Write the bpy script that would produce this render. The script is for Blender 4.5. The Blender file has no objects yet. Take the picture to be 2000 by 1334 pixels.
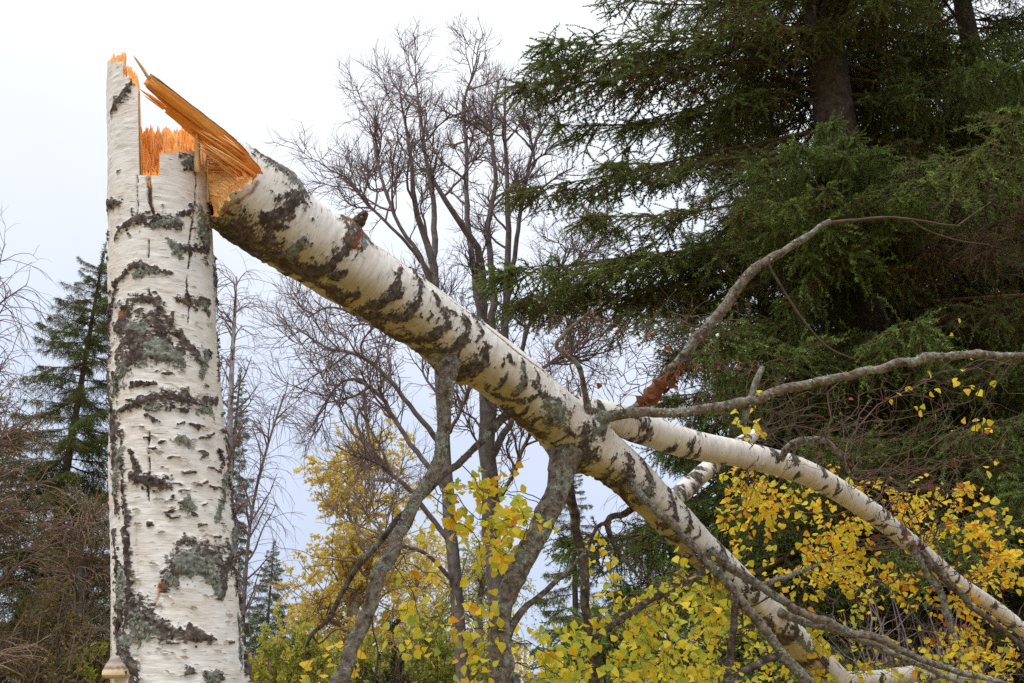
import bpy, math, random
import numpy as np
from mathutils import Vector, Matrix

SEED = 7
random.seed(SEED)
RNG = np.random.default_rng(SEED)
SC = bpy.context.scene
COL = SC.collection

# ------------------------------------------------------------------ camera
FPX = 1944.0
PITCH = math.radians(20.0)
CAM = np.array([0.0, 0.0, 1.6])
cam_d = bpy.data.cameras.new("camera")
cam_d.sensor_width = 36.0
cam_d.lens = 36.0 * FPX / 2000.0
cam_d.clip_start = 0.05
cam_d.clip_end = 3000.0
cam_o = bpy.data.objects.new("camera", cam_d)
cam_o.location = CAM
cam_o.rotation_euler = (math.radians(90) + PITCH, 0, 0)
COL.objects.link(cam_o)
SC.camera = cam_o

# ------------------------------------------------------------------ sky, sun, exposure
SUN_EL, SUN_AZ = math.radians(60), math.radians(225)   # azimuth clockwise from +Y
world = bpy.data.worlds.new("World")
SC.world = world
world.use_nodes = True
wn, wl = world.node_tree.nodes, world.node_tree.links
wn.clear()
w_out = wn.new("ShaderNodeOutputWorld")
w_sky = wn.new("ShaderNodeTexSky")
w_sky.sky_type = 'NISHITA'
w_sky.sun_disc = False
w_sky.sun_elevation = SUN_EL
w_sky.sun_rotation = SUN_AZ
w_b1 = wn.new("ShaderNodeBackground")
w_b1.inputs[1].default_value = 0.10
wl.new(w_sky.outputs[0], w_b1.inputs[0])
# even overcast layer: brighter towards the zenith (CIE overcast), faint cloud structure
w_tc = wn.new("ShaderNodeTexCoord")
w_sep = wn.new("ShaderNodeSeparateXYZ")
wl.new(w_tc.outputs["Generated"], w_sep.inputs[0])
w_ramp = wn.new("ShaderNodeValToRGB")
wl.new(w_sep.outputs[2], w_ramp.inputs[0])
e = w_ramp.color_ramp.elements
e[0].position = 0.0; e[0].color = (0.31, 0.36, 0.48, 1)
e[1].position = 1.0; e[1].color = (1.0, 1.0, 1.0, 1)
n = e.new(0.25); n.color = (0.41, 0.455, 0.555, 1)
n = e.new(0.5); n.color = (0.55, 0.57, 0.615, 1)
w_noise = wn.new("ShaderNodeTexNoise")
w_noise.inputs["Scale"].default_value = 1.6
w_noise.inputs["Detail"].default_value = 4
wl.new(w_tc.outputs["Generated"], w_noise.inputs["Vector"])
w_mr = wn.new("ShaderNodeMapRange")
w_mr.inputs[1].default_value = 0.3; w_mr.inputs[2].default_value = 0.7
w_mr.inputs[3].default_value = 0.90; w_mr.inputs[4].default_value = 1.08
wl.new(w_noise.outputs[0], w_mr.inputs[0])
w_b2 = wn.new("ShaderNodeBackground")
wl.new(w_ramp.outputs[0], w_b2.inputs[0])
w_mul = wn.new("ShaderNodeMath"); w_mul.operation = 'MULTIPLY'
w_mul.inputs[1].default_value = 1.62
wl.new(w_mr.outputs[0], w_mul.inputs[0])
wl.new(w_mul.outputs[0], w_b2.inputs[1])
w_mix = wn.new("ShaderNodeMixShader")
w_mix.inputs[0].default_value = 0.90
wl.new(w_b1.outputs[0], w_mix.inputs[1]); wl.new(w_b2.outputs[0], w_mix.inputs[2])
wl.new(w_mix.outputs[0], w_out.inputs[0])

sun_d = bpy.data.lights.new("sun", 'SUN')
sun_d.energy = 1.5
sun_d.angle = math.radians(25)
sun_d.color = (1.0, 0.965, 0.91)
sun_o = bpy.data.objects.new("sun", sun_d)
sdir = Vector((math.sin(SUN_AZ) * math.cos(SUN_EL), math.cos(SUN_AZ) * math.cos(SUN_EL), math.sin(SUN_EL)))
sun_o.rotation_euler = sdir.to_track_quat('Z', 'Y').to_euler()
sun_o.location = (-4, -6, 12)
COL.objects.link(sun_o)

SC.view_settings.view_transform = 'Standard'
SC.view_settings.look = 'None'
SC.view_settings.exposure = 0.22
SC.view_settings.gamma = 1.0
SC.view_settings.use_curve_mapping = False
SC.render.engine = 'CYCLES'
SC.cycles.use_denoising = False
SC.cycles.max_bounces = 6
SC.cycles.diffuse_bounces = 4
SC.cycles.transmission_bounces = 3
SC.cycles.sample_clamp_indirect = 4.0

# ------------------------------------------------------------------ pixel -> place
FW = np.array([0, math.cos(PITCH), math.sin(PITCH)])
UP = np.array([0, -math.sin(PITCH), math.cos(PITCH)])
RT = np.array([1.0, 0, 0])
def ray(px, py):
    return FW + (px - 1000.0) / FPX * RT + (667.0 - py) / FPX * UP
def PD(px, py, d):
    return CAM + ray(px, py) * d
def PY(px, py, Y):
    r = ray(px, py)
    return CAM + r * (Y / r[1])
def depth(p):
    return float(np.dot(np.asarray(p) - CAM, FW))

# ------------------------------------------------------------------ numpy noise
_perm = np.random.default_rng(11).permutation(4096)
_vals = np.random.default_rng(12).random(4096)
def _h(i, j, k):
    return _vals[_perm[(_perm[(_perm[i & 4095] + j) & 4095] + k) & 4095]]
def vnoise(p):
    p = np.asarray(p, float)
    i = np.floor(p).astype(np.int64); f = p - i
    f = f * f * (3 - 2 * f)
    x, y, z = i[..., 0], i[..., 1], i[..., 2]
    fx, fy, fz = f[..., 0], f[..., 1], f[..., 2]
    r = 0
    for dx in (0, 1):
        for dy in (0, 1):
            for dz in (0, 1):
                w = (fx if dx else 1 - fx) * (fy if dy else 1 - fy) * (fz if dz else 1 - fz)
                r = r + w * _h(x + dx, y + dy, z + dz)
    return r
def fbm(p, octs=4, gain=0.5):
    p = np.asarray(p, float); r = 0; a = 1.0; t = 0
    for o in range(octs):
        r = r + a * vnoise(p + 17.3 * o); t += a; a *= gain; p = p * 2.03
    return r / t
def sstep(a, b, x):
    t = np.clip((x - a) / (b - a), 0, 1)
    return t * t * (3 - 2 * t)
def unit(v):
    v = np.asarray(v, float)
    return v / (np.linalg.norm(v, axis=-1, keepdims=True) + 1e-12)

# ------------------------------------------------------------------ mesh helpers
def mesh_np(name, V, F, attrs=None, smooth=True):
    """V (n,3); F int array (m,3) or (m,4) or list of such arrays"""
    me = bpy.data.meshes.new(name)
    V = np.asarray(V, np.float32)
    if not isinstance(F, (list, tuple)): F = [F]
    F = [np.asarray(f, np.int32) for f in F if len(f)]
    me.vertices.add(len(V)); me.vertices.foreach_set("co", V.ravel())
    loops = np.concatenate([f.ravel() for f in F])
    sizes = np.concatenate([np.full(len(f), f.shape[1], np.int32) for f in F])
    starts = np.concatenate([[0], np.cumsum(sizes)[:-1]]).astype(np.int32)
    me.loops.add(len(loops)); me.loops.foreach_set("vertex_index", loops)
    me.polygons.add(len(sizes)); me.polygons.foreach_set("loop_start", starts)
    if smooth:
        me.polygons.foreach_set("use_smooth", np.ones(len(sizes), bool))
    me.update(calc_edges=True)
    me.validate()
    for k, a in (attrs or {}).items():
        a = np.asarray(a, np.float32)
        if a.ndim == 1:
            at = me.attributes.new(k, 'FLOAT', 'POINT'); at.data.foreach_set("value", a)
        else:
            at = me.attributes.new(k, 'FLOAT_VECTOR', 'POINT'); at.data.foreach_set("vector", a.ravel())
    return me

def empty(name, loc):
    o = bpy.data.objects.new(name, None)
    o.location = loc; o.empty_display_size = 0.1
    COL.objects.link(o)
    return o
def tag(o, label=None, cat=None, group=None, kind=None):
    if label: o["label"] = label
    if cat: o["category"] = cat
    if group: o["group"] = group
    if kind: o["kind"] = kind
    return o
_world_loc = {}
def root_inv(o):
    loc = Vector((0, 0, 0)); 
    if o.type == 'EMPTY': loc = o.location
    return Matrix.Translation(-loc)
def obj(name, me, mat, parent=None, M=None, kind=None, label=None):
    o = bpy.data.objects.new(name, me)
    if mat and not me.materials: me.materials.append(mat)
    COL.objects.link(o)
    if parent is not None:
        o.parent = parent
        o.matrix_parent_inverse = root_inv(parent)
    if M is not None: o.matrix_basis = M
    if kind: o["kind"] = kind
    if label: o["label"] = label
    return o
def thing(name, loc, label, cat, group=None):
    return tag(empty(name, loc), label, cat, group)

def frames(P):
    """P (N,M,3) -> tangent, normal, binormal per point"""
    T = np.gradient(P, axis=1); T = unit(T)
    mean = unit(P[:, -1] - P[:, 0])
    ax = np.zeros_like(mean); idx = np.argmin(np.abs(mean), axis=1)
    ax[np.arange(len(ax)), idx] = 1
    Nn = unit(np.cross(T, ax[:, None, :])); B = np.cross(T, Nn)
    return T, Nn, B
def tubes(P, R, k=5):
    P = np.asarray(P, float); R = np.asarray(R, float)
    N, M, _ = P.shape
    T, A, B = frames(P)
    a = np.arange(k) * 2 * math.pi / k
    V = P[:, :, None, :] + R[:, :, None, None] * (np.cos(a)[None, None, :, None] * A[:, :, None, :] + np.sin(a)[None, None, :, None] * B[:, :, None, :])
    base = (np.arange(N) * M * k)[:, None, None] + (np.arange(M - 1) * k)[None, :, None]
    j = np.arange(k)[None, None, :]; j2 = (j + 1) % k
    F = np.stack([base + j, base + j2, base + k + j2, base + k + j], -1).reshape(-1, 4)
    return V.reshape(-1, 3), F
class MB:
    def __init__(s): s.V = []; s.F4 = []; s.F3 = []; s.A = {}; s.n = 0
    def add(s, V, F, **attrs):
        V = np.asarray(V, float); F = np.asarray(F, int)
        (s.F4 if F.shape[1] == 4 else s.F3).append(F + s.n)
        s.V.append(V); s.n += len(V)
        for k, v in attrs.items():
            s.A.setdefault(k, []).append(np.broadcast_to(np.asarray(v, float), (len(V),)))
    def tubes(s, P, R, k=4, **a):
        V, F = tubes(P, R, k); s.add(V, F, **a)
    def mesh(s, name, smooth=True):
        F = []
        if s.F4: F.append(np.concatenate(s.F4))
        if s.F3: F.append(np.concatenate(s.F3))
        return mesh_np(name, np.concatenate(s.V), F, {k: np.concatenate(v) for k, v in s.A.items()}, smooth)

def spline(pts, n):
    """Catmull-Rom through rows (any dim), n samples, near-uniform in length of the first 3 columns"""
    p = np.asarray(pts, float)
    if len(p) == 2: p = np.stack([p[0], (p[0] + p[1]) / 2, p[1]])
    q = np.concatenate([[2 * p[0] - p[1]], p, [2 * p[-1] - p[-2]]])
    out = []
    for i in range(1, len(q) - 2):
        t = np.linspace(0, 1, 24, endpoint=False)[:, None]
        a, b, c, d = q[i - 1], q[i], q[i + 1], q[i + 2]
        out.append(0.5 * ((2 * b) + (c - a) * t + (2 * a - 5 * b + 4 * c - d) * t ** 2 + (3 * b - a - 3 * c + d) * t ** 3))
    out.append(p[-1][None]); o = np.concatenate(out)
    L = np.concatenate([[0], np.cumsum(np.linalg.norm(np.diff(o[:, :3], axis=0), axis=1))])
    tt = np.linspace(0, L[-1], n)
    return np.stack([np.interp(tt, L, o[:, k]) for k in range(o.shape[1])], 1)

def grow(P, R, nch, t0, t1, length, ang, M, wig, trop, rmax, rng, lenpow=0.6, rtip=0.35, flat=None, rmin=0.0):
    """children polylines on every parent polyline"""
    N, M0, _ = P.shape
    par = np.repeat(np.arange(N), nch)
    t = rng.uniform(t0, t1, len(par)); x = t * (M0 - 1)
    i = np.minimum(x.astype(int), M0 - 2); f = (x - i)[:, None]
    st = P[par, i] * (1 - f) + P[par, i + 1] * f
    T = unit(P[par, i + 1] - P[par, i])
    rr = R[par, i] * (1 - f[:, 0]) + R[par, i + 1] * f[:, 0]
    rnd = rng.normal(size=(len(par), 3))
    if flat is not None: rnd[:, 2] *= flat
    perp = unit(rnd - (rnd * T).sum(1, keepdims=True) * T)
    an = np.radians(ang + rng.normal(0, 10, len(par)))[:, None]
    d = unit(np.cos(an) * T + np.sin(an) * perp)
    L = length * rng.uniform(0.55, 1.25, len(par)) * (1 - lenpow * t)
    step = (L / (M - 1))[:, None]
    Q = np.zeros((len(par), M, 3)); Q[:, 0] = st
    for m in range(1, M):
        d = unit(d + wig * rng.normal(size=d.shape) + np.array([0, 0, trop]))
        Q[:, m] = Q[:, m - 1] + d * step
    r0 = np.maximum(np.minimum(rr * 0.75, rmax), rmin)
    RR = r0[:, None] * np.linspace(1, rtip, M)[None]
    return Q, RR

# ------------------------------------------------------------------ materials
class NT:
    def __init__(s, name):
        s.m = bpy.data.materials.new(name); s.m.use_nodes = True
        s.t = s.m.node_tree; s.n = s.t.nodes; s.l = s.t.links
        s.p = s.n["Principled BSDF"]; s.out = s.n["Material Output"]
    def new(s, t, **kw):
        nd = s.n.new("ShaderNode" + t)
        for k, v in kw.items(): setattr(nd, k, v)
        return nd
    def put(s, sock, v):
        if isinstance(v, bpy.types.NodeSocket): s.l.new(v, sock)
        elif v is not None: sock.default_value = v
    def attr(s, name, out="Fac"):
        a = s.new("Attribute"); a.attribute_name = name; return a.outputs[out]
    def coord(s): return s.new("TexCoord").outputs["Object"]
    def scale(s, vec, sc):
        m = s.new("Mapping"); s.l.new(vec, m.inputs[0]); m.inputs["Scale"].default_value = sc; return m.outputs[0]
    def noise(s, vec, sc, det=4, rough=0.55, dist=0.0):
        nd = s.new("TexNoise"); s.l.new(vec, nd.inputs["Vector"])
        nd.inputs["Scale"].default_value = sc; nd.inputs["Detail"].default_value = det
        nd.inputs["Roughness"].default_value = rough; nd.inputs["Distortion"].default_value = dist
        return nd.outputs[0]
    def ramp(s, fac, stops):
        r = s.new("ValToRGB"); s.put(r.inputs[0], fac); e = r.color_ramp.elements
        while len(e) < len(stops): e.new(0.5)
        for el, (p, c) in zip(e, stops):
            el.position = p; el.color = tuple(c) + (1,) if len(c) == 3 else c
        return r.outputs[0]
    def mr(s, x, a, b, c=0.0, d=1.0):
        m = s.new("MapRange"); s.put(m.inputs[0], x)
        for i, v in enumerate((a, b, c, d)): m.inputs[i + 1].default_value = v
        return m.outputs[0]
    def math(s, op, a, b=None):
        m = s.new("Math", operation=op); s.put(m.inputs[0], a); s.put(m.inputs[1], b); return m.outputs[0]
    def mix(s, f, a, b):
        m = s.new("Mix", data_type='RGBA'); s.put(m.inputs[0], f)
        s.put(m.inputs[6], a if isinstance(a, bpy.types.NodeSocket) else tuple(a) + (1,))
        s.put(m.inputs[7], b if isinstance(b, bpy.types.NodeSocket) else tuple(b) + (1,))
        return m.outputs[2]
    def bump(s, h, st=0.4, dist=0.01):
        b = s.new("Bump"); s.put(b.inputs["Height"], h); b.inputs["Strength"].default_value = st
        b.inputs["Distance"].default_value = dist; s.l.new(b.outputs[0], s.p.inputs["Normal"])
    def done(s, col, rough=0.85, spec=0.25):
        s.put(s.p.inputs["Base Color"], col if isinstance(col, bpy.types.NodeSocket) else tuple(col) + (1,))
        s.put(s.p.inputs["Roughness"], rough); s.p.inputs["Specular IOR Level"].default_value = spec
        return s.m

def mat_birch():
    k = NT("birch_bark"); uv = k.attr("suv", "Vector")
    streak = k.noise(k.scale(uv, (13, 13, 75)), 1.0, 4, 0.55)
    fine = k.noise(k.scale(uv, (26, 26, 190)), 1.0, 2, 0.5)
    big = k.noise(uv, 7.0, 3)
    white = k.ramp(streak, [(0.24, (0.52, 0.47, 0.41)), (0.40, (0.74, 0.71, 0.66)), (0.58, (0.86, 0.84, 0.80))])
    tan = k.mix(k.mr(big, 0.44, 0.72, 0, 0.55), white, (0.68, 0.575, 0.44))
    tan = k.mix(k.mr(k.noise(uv, 13.0, 4), 0.52, 0.74, 0, 0.32), tan, (0.50, 0.47, 0.45))
    flk = k.noise(k.scale(uv, (55, 55, 190)), 1.0, 5, 0.65)
    dash = k.math('MAXIMUM', k.mr(fine, 0.64, 0.72), k.mr(k.math('ADD', flk, k.mr(big, .35, .65, -.05, .05)), 0.67, 0.71))
    tan = k.mix(k.math('MULTIPLY', dash, 0.75), tan, (0.13, 0.095, 0.075))
    tan = k.mix(k.attr("alg_shade"), tan, k.ramp(k.noise(uv, 30, 4), [(0.3, (0.26, 0.20, 0.065)), (0.7, (0.44, 0.36, 0.15))]))  # algae tint and underside shade, both mixed into the bark colour
    dn = k.noise(uv, 55, 6, 0.7)
    dark = k.ramp(dn, [(0.3, (0.028, 0.020, 0.018)), (0.5, (0.095, 0.072, 0.062)), (0.72, (0.27, 0.23, 0.20))])
    edge = k.noise(k.scale(uv, (70, 70, 160)), 1.0, 5, 0.65)
    dm = k.math('ADD', k.attr("dark"), k.mr(edge, 0.3, 0.7, -0.32, 0.32))
    c = k.mix(k.mr(dm, 0.42, 0.58), tan, dark)
    ln = k.noise(uv, 85, 5, 0.65)
    lich = k.ramp(ln, [(0.32, (0.085, 0.09, 0.072)), (0.55, (0.25, 0.265, 0.225)), (0.72, (0.46, 0.48, 0.42))])
    lm = k.math('ADD', k.attr("lich"), k.mr(k.noise(uv, 45, 4, 0.6), 0.3, 0.7, -0.4, 0.4))
    c = k.mix(k.mr(lm, 0.46, 0.56), c, lich)
    c = k.mix(k.attr("rust"), c, k.ramp(dn, [(0.3, (0.16, 0.045, 0.018)), (0.7, (0.40, 0.15, 0.05))]))
    h = k.math('ADD', k.math('MULTIPLY', dn, k.mr(dm, 0.3, 0.7, 0.1, 1.6)), k.math('MULTIPLY', fine, 0.4))
    k.bump(h, 0.6, 0.006)
    return k.done(c, k.mr(dm, 0.3, 0.7, 0.62, 0.92), 0.28)

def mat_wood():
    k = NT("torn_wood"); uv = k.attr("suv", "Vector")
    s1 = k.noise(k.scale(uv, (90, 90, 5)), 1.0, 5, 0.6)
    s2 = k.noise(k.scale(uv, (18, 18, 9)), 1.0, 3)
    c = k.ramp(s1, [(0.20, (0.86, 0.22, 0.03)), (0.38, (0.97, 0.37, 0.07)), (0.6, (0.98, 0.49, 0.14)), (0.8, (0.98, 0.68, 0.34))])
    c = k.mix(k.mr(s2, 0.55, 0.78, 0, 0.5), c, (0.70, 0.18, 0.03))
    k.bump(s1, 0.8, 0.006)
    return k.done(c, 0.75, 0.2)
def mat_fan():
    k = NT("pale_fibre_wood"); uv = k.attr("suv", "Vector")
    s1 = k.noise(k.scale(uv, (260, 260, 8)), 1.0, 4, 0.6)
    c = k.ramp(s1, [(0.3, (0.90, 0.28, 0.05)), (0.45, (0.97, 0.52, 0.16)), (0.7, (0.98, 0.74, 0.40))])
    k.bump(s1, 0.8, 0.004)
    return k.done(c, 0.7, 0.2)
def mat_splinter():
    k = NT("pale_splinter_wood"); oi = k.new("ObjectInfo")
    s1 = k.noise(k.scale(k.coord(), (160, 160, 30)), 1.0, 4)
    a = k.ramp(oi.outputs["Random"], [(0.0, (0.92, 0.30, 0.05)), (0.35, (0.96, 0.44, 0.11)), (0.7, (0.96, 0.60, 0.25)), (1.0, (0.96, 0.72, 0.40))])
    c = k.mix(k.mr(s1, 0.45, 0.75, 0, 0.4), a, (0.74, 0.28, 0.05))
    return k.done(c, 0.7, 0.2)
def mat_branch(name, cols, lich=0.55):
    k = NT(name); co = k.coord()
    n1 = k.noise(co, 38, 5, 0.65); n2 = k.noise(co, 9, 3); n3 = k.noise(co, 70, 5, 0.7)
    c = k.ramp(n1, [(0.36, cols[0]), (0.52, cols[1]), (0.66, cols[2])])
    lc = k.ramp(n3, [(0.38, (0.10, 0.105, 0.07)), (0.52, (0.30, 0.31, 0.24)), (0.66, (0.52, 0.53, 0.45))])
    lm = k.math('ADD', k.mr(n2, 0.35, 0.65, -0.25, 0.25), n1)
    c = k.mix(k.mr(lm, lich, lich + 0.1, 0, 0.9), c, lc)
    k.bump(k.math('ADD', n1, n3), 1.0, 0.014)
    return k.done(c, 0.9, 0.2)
def mat_simple(name, c0, c1, sc=8, rough=0.9, bump=0.0, rnd=0.0):
    k = NT(name); co = k.coord()
    nn = k.noise(co, sc, 5, 0.6)
    c = k.ramp(nn, [(0.3, c0), (0.7, c1)])
    if bump: k.bump(nn, bump, 0.02)
    return k.done(c, rough, 0.2)
def leafy(k, c, rough=0.5, trans=0.35, spec=0.3):
    k.done(c, rough, spec)
    tr = k.new("BsdfTranslucent"); k.l.new(c, tr.inputs[0])
    mx = k.new("MixShader"); mx.inputs[0].default_value = trans
    k.l.new(k.p.outputs[0], mx.inputs[1]); k.l.new(tr.outputs[0], mx.inputs[2])
    k.l.new(mx.outputs[0], k.out.inputs[0])
    return k.m
def mat_leaf(name, stops, trans=0.4, blotch=0.0):
    k = NT(name); h = k.attr("hue")
    c = k.ramp(h, stops)
    c = k.mix(k.mr(k.noise(k.coord(), 60, 3), 0.5, 0.75, 0, blotch), c, (0.42, 0.22, 0.03))
    return leafy(k, c, 0.45, trans)
def mat_needles(name, stops, trans=0.15):
    k = NT(name); h = k.attr("hue"); oi = k.new("ObjectInfo")
    x = k.math('ADD', h, k.mr(oi.outputs["Random"], 0, 1, -0.14, 0.14))
    c = k.ramp(x, stops)
    return leafy(k, c, 0.6, trans, 0.2)

M_BIRCH = mat_birch()
M_WOOD = mat_wood()
M_SPL = mat_splinter()
M_FAN = mat_fan()
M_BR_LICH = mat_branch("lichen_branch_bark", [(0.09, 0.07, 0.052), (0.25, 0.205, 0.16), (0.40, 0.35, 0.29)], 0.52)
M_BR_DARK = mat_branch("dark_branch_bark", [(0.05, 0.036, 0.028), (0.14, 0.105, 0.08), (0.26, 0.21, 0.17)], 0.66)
M_BR_RUST = mat_simple("rust_torn_bark", (0.13, 0.04, 0.02), (0.34, 0.14, 0.07), 30, 0.85, 0.5)
M_TWIG = mat_simple("twig_bark", (0.07, 0.042, 0.032), (0.17, 0.115, 0.09), 20)
M_LEAF = mat_leaf("birch_leaf", [(0.0, (0.38, 0.48, 0.07)), (0.3, (0.68, 0.66, 0.065)), (0.55, (0.90, 0.71, 0.05)), (0.8, (0.92, 0.54, 0.03)), (1.0, (0.74, 0.30, 0.02))], .5, .18)
M_RED = mat_leaf("red_leaf", [(0, (0.30, 0.05, 0.02)), (1, (0.42, 0.10, 0.03))], 0.3)

# ================================================================== ground (below the frame)
def build_ground():
    n = 100
    g = np.linspace(-1, 1, n); g = np.sign(g) * np.abs(g) ** 2.2 * 900
    X, Y = np.meshgrid(g, g + 20, indexing='ij')
    Z = (fbm(np.stack([X * 0.25, Y * 0.25, 0 * X], -1), 3) - 0.5) * 0.16
    Z = Z * sstep(2.0, 8.0, np.hypot(X, Y))
    V = np.stack([X, Y, Z], -1).reshape(-1, 3)
    i = np.arange(n - 1)[:, None] * n + np.arange(n - 1)[None]
    F = np.stack([i, i + n, i + n + 1, i + 1], -1).reshape(-1, 4)
    k = NT("autumn_grass_ground"); co = k.coord()
    a = k.noise(co, 0.9, 5); b = k.noise(co, 22, 4)
    c = k.ramp(a, [(0.3, (0.12, 0.10, 0.03)), (0.55, (0.24, 0.17, 0.055)), (0.75, (0.32, 0.21, 0.07))])
    c = k.mix(k.mr(b, 0.5, 0.7, 0, 0.6), c, (0.48, 0.29, 0.06))
    k.bump(b, 0.6, 0.03)
    o = obj("ground", mesh_np("ground", V, F), k.done(c, 0.95, 0.1))
    tag(o, "autumn grass and leaf litter under the trees", "ground", kind="structure")
build_ground()

# ================================================================== features painted by surface coordinates
def seg_dist(U, W, line):
    """distance of points to polyline in a 2-D metric; rows (u, w, half width); returns d / width"""
    best = np.full(U.shape, 9.0)
    for (a, b) in zip(line[:-1], line[1:]):
        du, dw = b[0] - a[0], b[1] - a[1]
        t = np.clip(((U - a[0]) * du + (W - a[1]) * dw) / (du * du + dw * dw + 1e-12), 0, 1)
        d = np.hypot(U - a[0] - t * du, W - a[1] - t * dw) / (a[2] + t * (b[2] - a[2]))
        best = np.minimum(best, d)
    return best
def mask_of(U, W, Q, lines, rough=0.55, fr=42.0):
    wob = fbm(Q * 16, 3) - 0.5; wob2 = fbm(Q * 16 + 40.0, 3) - 0.5
    U = U + wob * 0.030; W = W + wob2 * 0.030
    nz = fbm(Q * fr, 4, 0.65) - 0.5
    m = np.zeros(U.shape)
    for ln in lines:
        d = seg_dist(U, W, ln)
        m = np.maximum(m, 1.0 - d * 0.46 + nz * rough * 2.6 * np.clip(d, 0.4, 1.6) - 0.10)
    return np.clip(m, 0, 1)

# ================================================================== standing birch stump
SY = 2.75
_sc = np.array([(353, 1334, 263), (335, 1000, 240), (320, 700, 216), (316, 500, 205), (313, 350, 203), (310, 118, 200)], float)
_sx, _sz, _sr = [], [], []
for (cx, cy, w) in _sc:
    p = PY(cx, cy, SY); _sx.append(p[0]); _sz.append(p[2]); _sr.append(w / 2 / FPX * depth(p) * 0.95)
_sx = np.array(_sx); _sz = np.array(_sz); _sr = np.array(_sr)
lean = (_sx[0] - _sx[1]) / (_sz[0] - _sz[1])
zz = np.array([-0.05, 0.25, 0.7]); xx = _sx[0] + (zz - _sz[0]) * lean; rr_ = np.array([_sr[0] * 1.55, _sr[0] * 1.22, _sr[0] * 1.1])
_sz = np.concatenate([zz, _sz]); _sx = np.concatenate([xx, _sx]); _sr = np.concatenate([rr_, _sr])
def st_c(z): return np.interp(z, _sz, _sx)
def st_r(z): return np.interp(z, _sz, _sr)
SFR = unit(np.array([1.02, -SY])); SRT = np.array([-SFR[1], SFR[0]])      # stump frame: towards the camera, and across
def st_xy(z, th, r):
    z = np.asarray(z, float)
    return st_c(z) + r * (np.sin(th) * SRT[0] + np.cos(th) * SFR[0]), SY + r * (np.sin(th) * SRT[1] + np.cos(th) * SFR[1])
def st_px(x, y):
    """photo pixel on the front of the stump -> (arc angle, height)"""
    th = 0.0; z = 2.0
    for _ in range(12):
        p = PY(x, y, float(st_xy(z, th, st_r(z))[1])); z = p[2]
        o = (p[0] - st_c(z)) * SRT[0] + (p[1] - SY) * SRT[1]
        th = 0.5 * th + 0.5 * math.asin(max(-0.985, min(0.985, o / st_r(z))))
    return th, float(z)
MPX = 3.0 / FPX     # metres per photo pixel at the stump
def st_line(*pts):
    out = []
    for (x, y, w) in pts:
        th, z = st_px(x, y); out.append((th * 0.19, z, w * MPX))
    return out

st_dark = [
    st_line((262, 158, 9), (240, 190, 14), (220, 222, 7)), st_line((214, 400, 10), (236, 398, 6)),
    st_line((226, 466, 6), (268, 428, 12), (309, 424, 13), (350, 446, 8)), st_line((352, 420, 5), (372, 412, 8)),
    st_line((345, 490, 6), (400, 488, 8)), st_line((398, 450, 22), (402, 492, 16)), st_line((419, 505, 6), (421, 590, 7)),
    st_line((225, 554, 5), (259, 522, 8), (289, 526, 8), (334, 534, 5)),
    st_line((262, 582, 8), (296, 586, 12), (334, 636, 9), (362, 676, 12), (400, 714, 6)),
    st_line((248, 600, 22), (240, 640, 30), (262, 660, 40), (300, 668, 26), (336, 690, 20)),
    st_line((300, 620, 22), (320, 660, 18)), st_line((232, 720, 16), (270, 690, 24)), st_line((216, 600, 9), (214, 700, 9)),
    st_line((340, 584, 5), (367, 586, 11), (405, 592, 6)), st_line((404, 690, 8), (408, 694, 7)), st_line((424, 650, 4), (424, 740, 5)),
    st_line((258, 752, 4), (304, 750, 4)), st_line((222, 728, 8), (232, 760, 7)),
    st_line((232, 806, 6), (281, 781, 11), (330, 776, 13), (375, 784, 13), (422, 780, 7)), st_line((230, 560, 5), (214, 640, 5)),
    st_line((212, 760, 14), (222, 820, 17), (226, 900, 15), (230, 1000, 8)), st_line((224, 1040, 6), (232, 1130, 12), (234, 1210, 16)),
    st_line((455, 1000, 13), (470, 1100, 12)), st_line((440, 930, 8), (452, 960, 10)), st_line((425, 880, 5), (436, 905, 7)), st_line((237, 850, 5), (243, 941, 7), (246, 1031, 5), (250, 1158, 9), (243, 1250, 10), (262, 1334, 10)),
    st_line((255, 930, 8), (295, 942, 14), (330, 948, 8)), st_line((256, 880, 5), (272, 925, 7)),
    st_line((462, 885, 7), (464, 980, 11), (460, 1060, 14), (440, 1111, 14)), st_line((448, 1080, 14), (462, 1150, 8)),
    st_line((318, 1150, 7), (328, 1128, 12), (346, 1100, 17), (382, 1086, 19), (419, 1090, 20), (436, 1128, 16), (428, 1160, 10)),
    st_line((250, 1190, 20), (285, 1210, 26), (330, 1234, 17), (411, 1250, 8)), st_line((232, 1200, 14), (236, 1290, 16)),
    st_line((468, 1160, 5), (474, 1250, 8), (480, 1340, 8)), st_line((371, 1307, 9), (380, 1308, 6)), st_line((408, 1322, 9), (430, 1320, 8)),
    st_line((212, 690, 6), (210, 740, 6)), st_line((210, 450, 5), (212, 462, 5)), st_line((298, 1190, 6), (300, 1200, 5)),
    st_line((362, 318, 13), (370, 316, 11)),
]
st_crack = [
    st_line((381, 330, 3.2), (381, 390, 3.5), (376, 440, 3.2), (371, 500, 3), (368, 560, 3), (365, 632, 1.6)),
    st_line((293, 350, 6), (296, 396, 4), (297, 424, 3)), st_line((290, 470, 2), (291, 575, 2)), st_line((291, 846, 2.2), (289, 930, 2.4), (291, 998, 1.8)),
    st_line((241, 900, 2.5), (246, 1040, 3), (250, 1180, 2.5)), st_line((472, 1140, 2.5), (478, 1330, 3.2)),
    st_line((271, 345, 2), (272, 420, 1.5)),
]
st_rust = [st_line((306, 1168, 5), (314, 1140, 7)), st_line((292, 352, 5), (296, 410, 3)), st_line((232, 608, 10), (240, 612, 8)), st_line((470, 905, 6), (474, 935, 7))]
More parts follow.
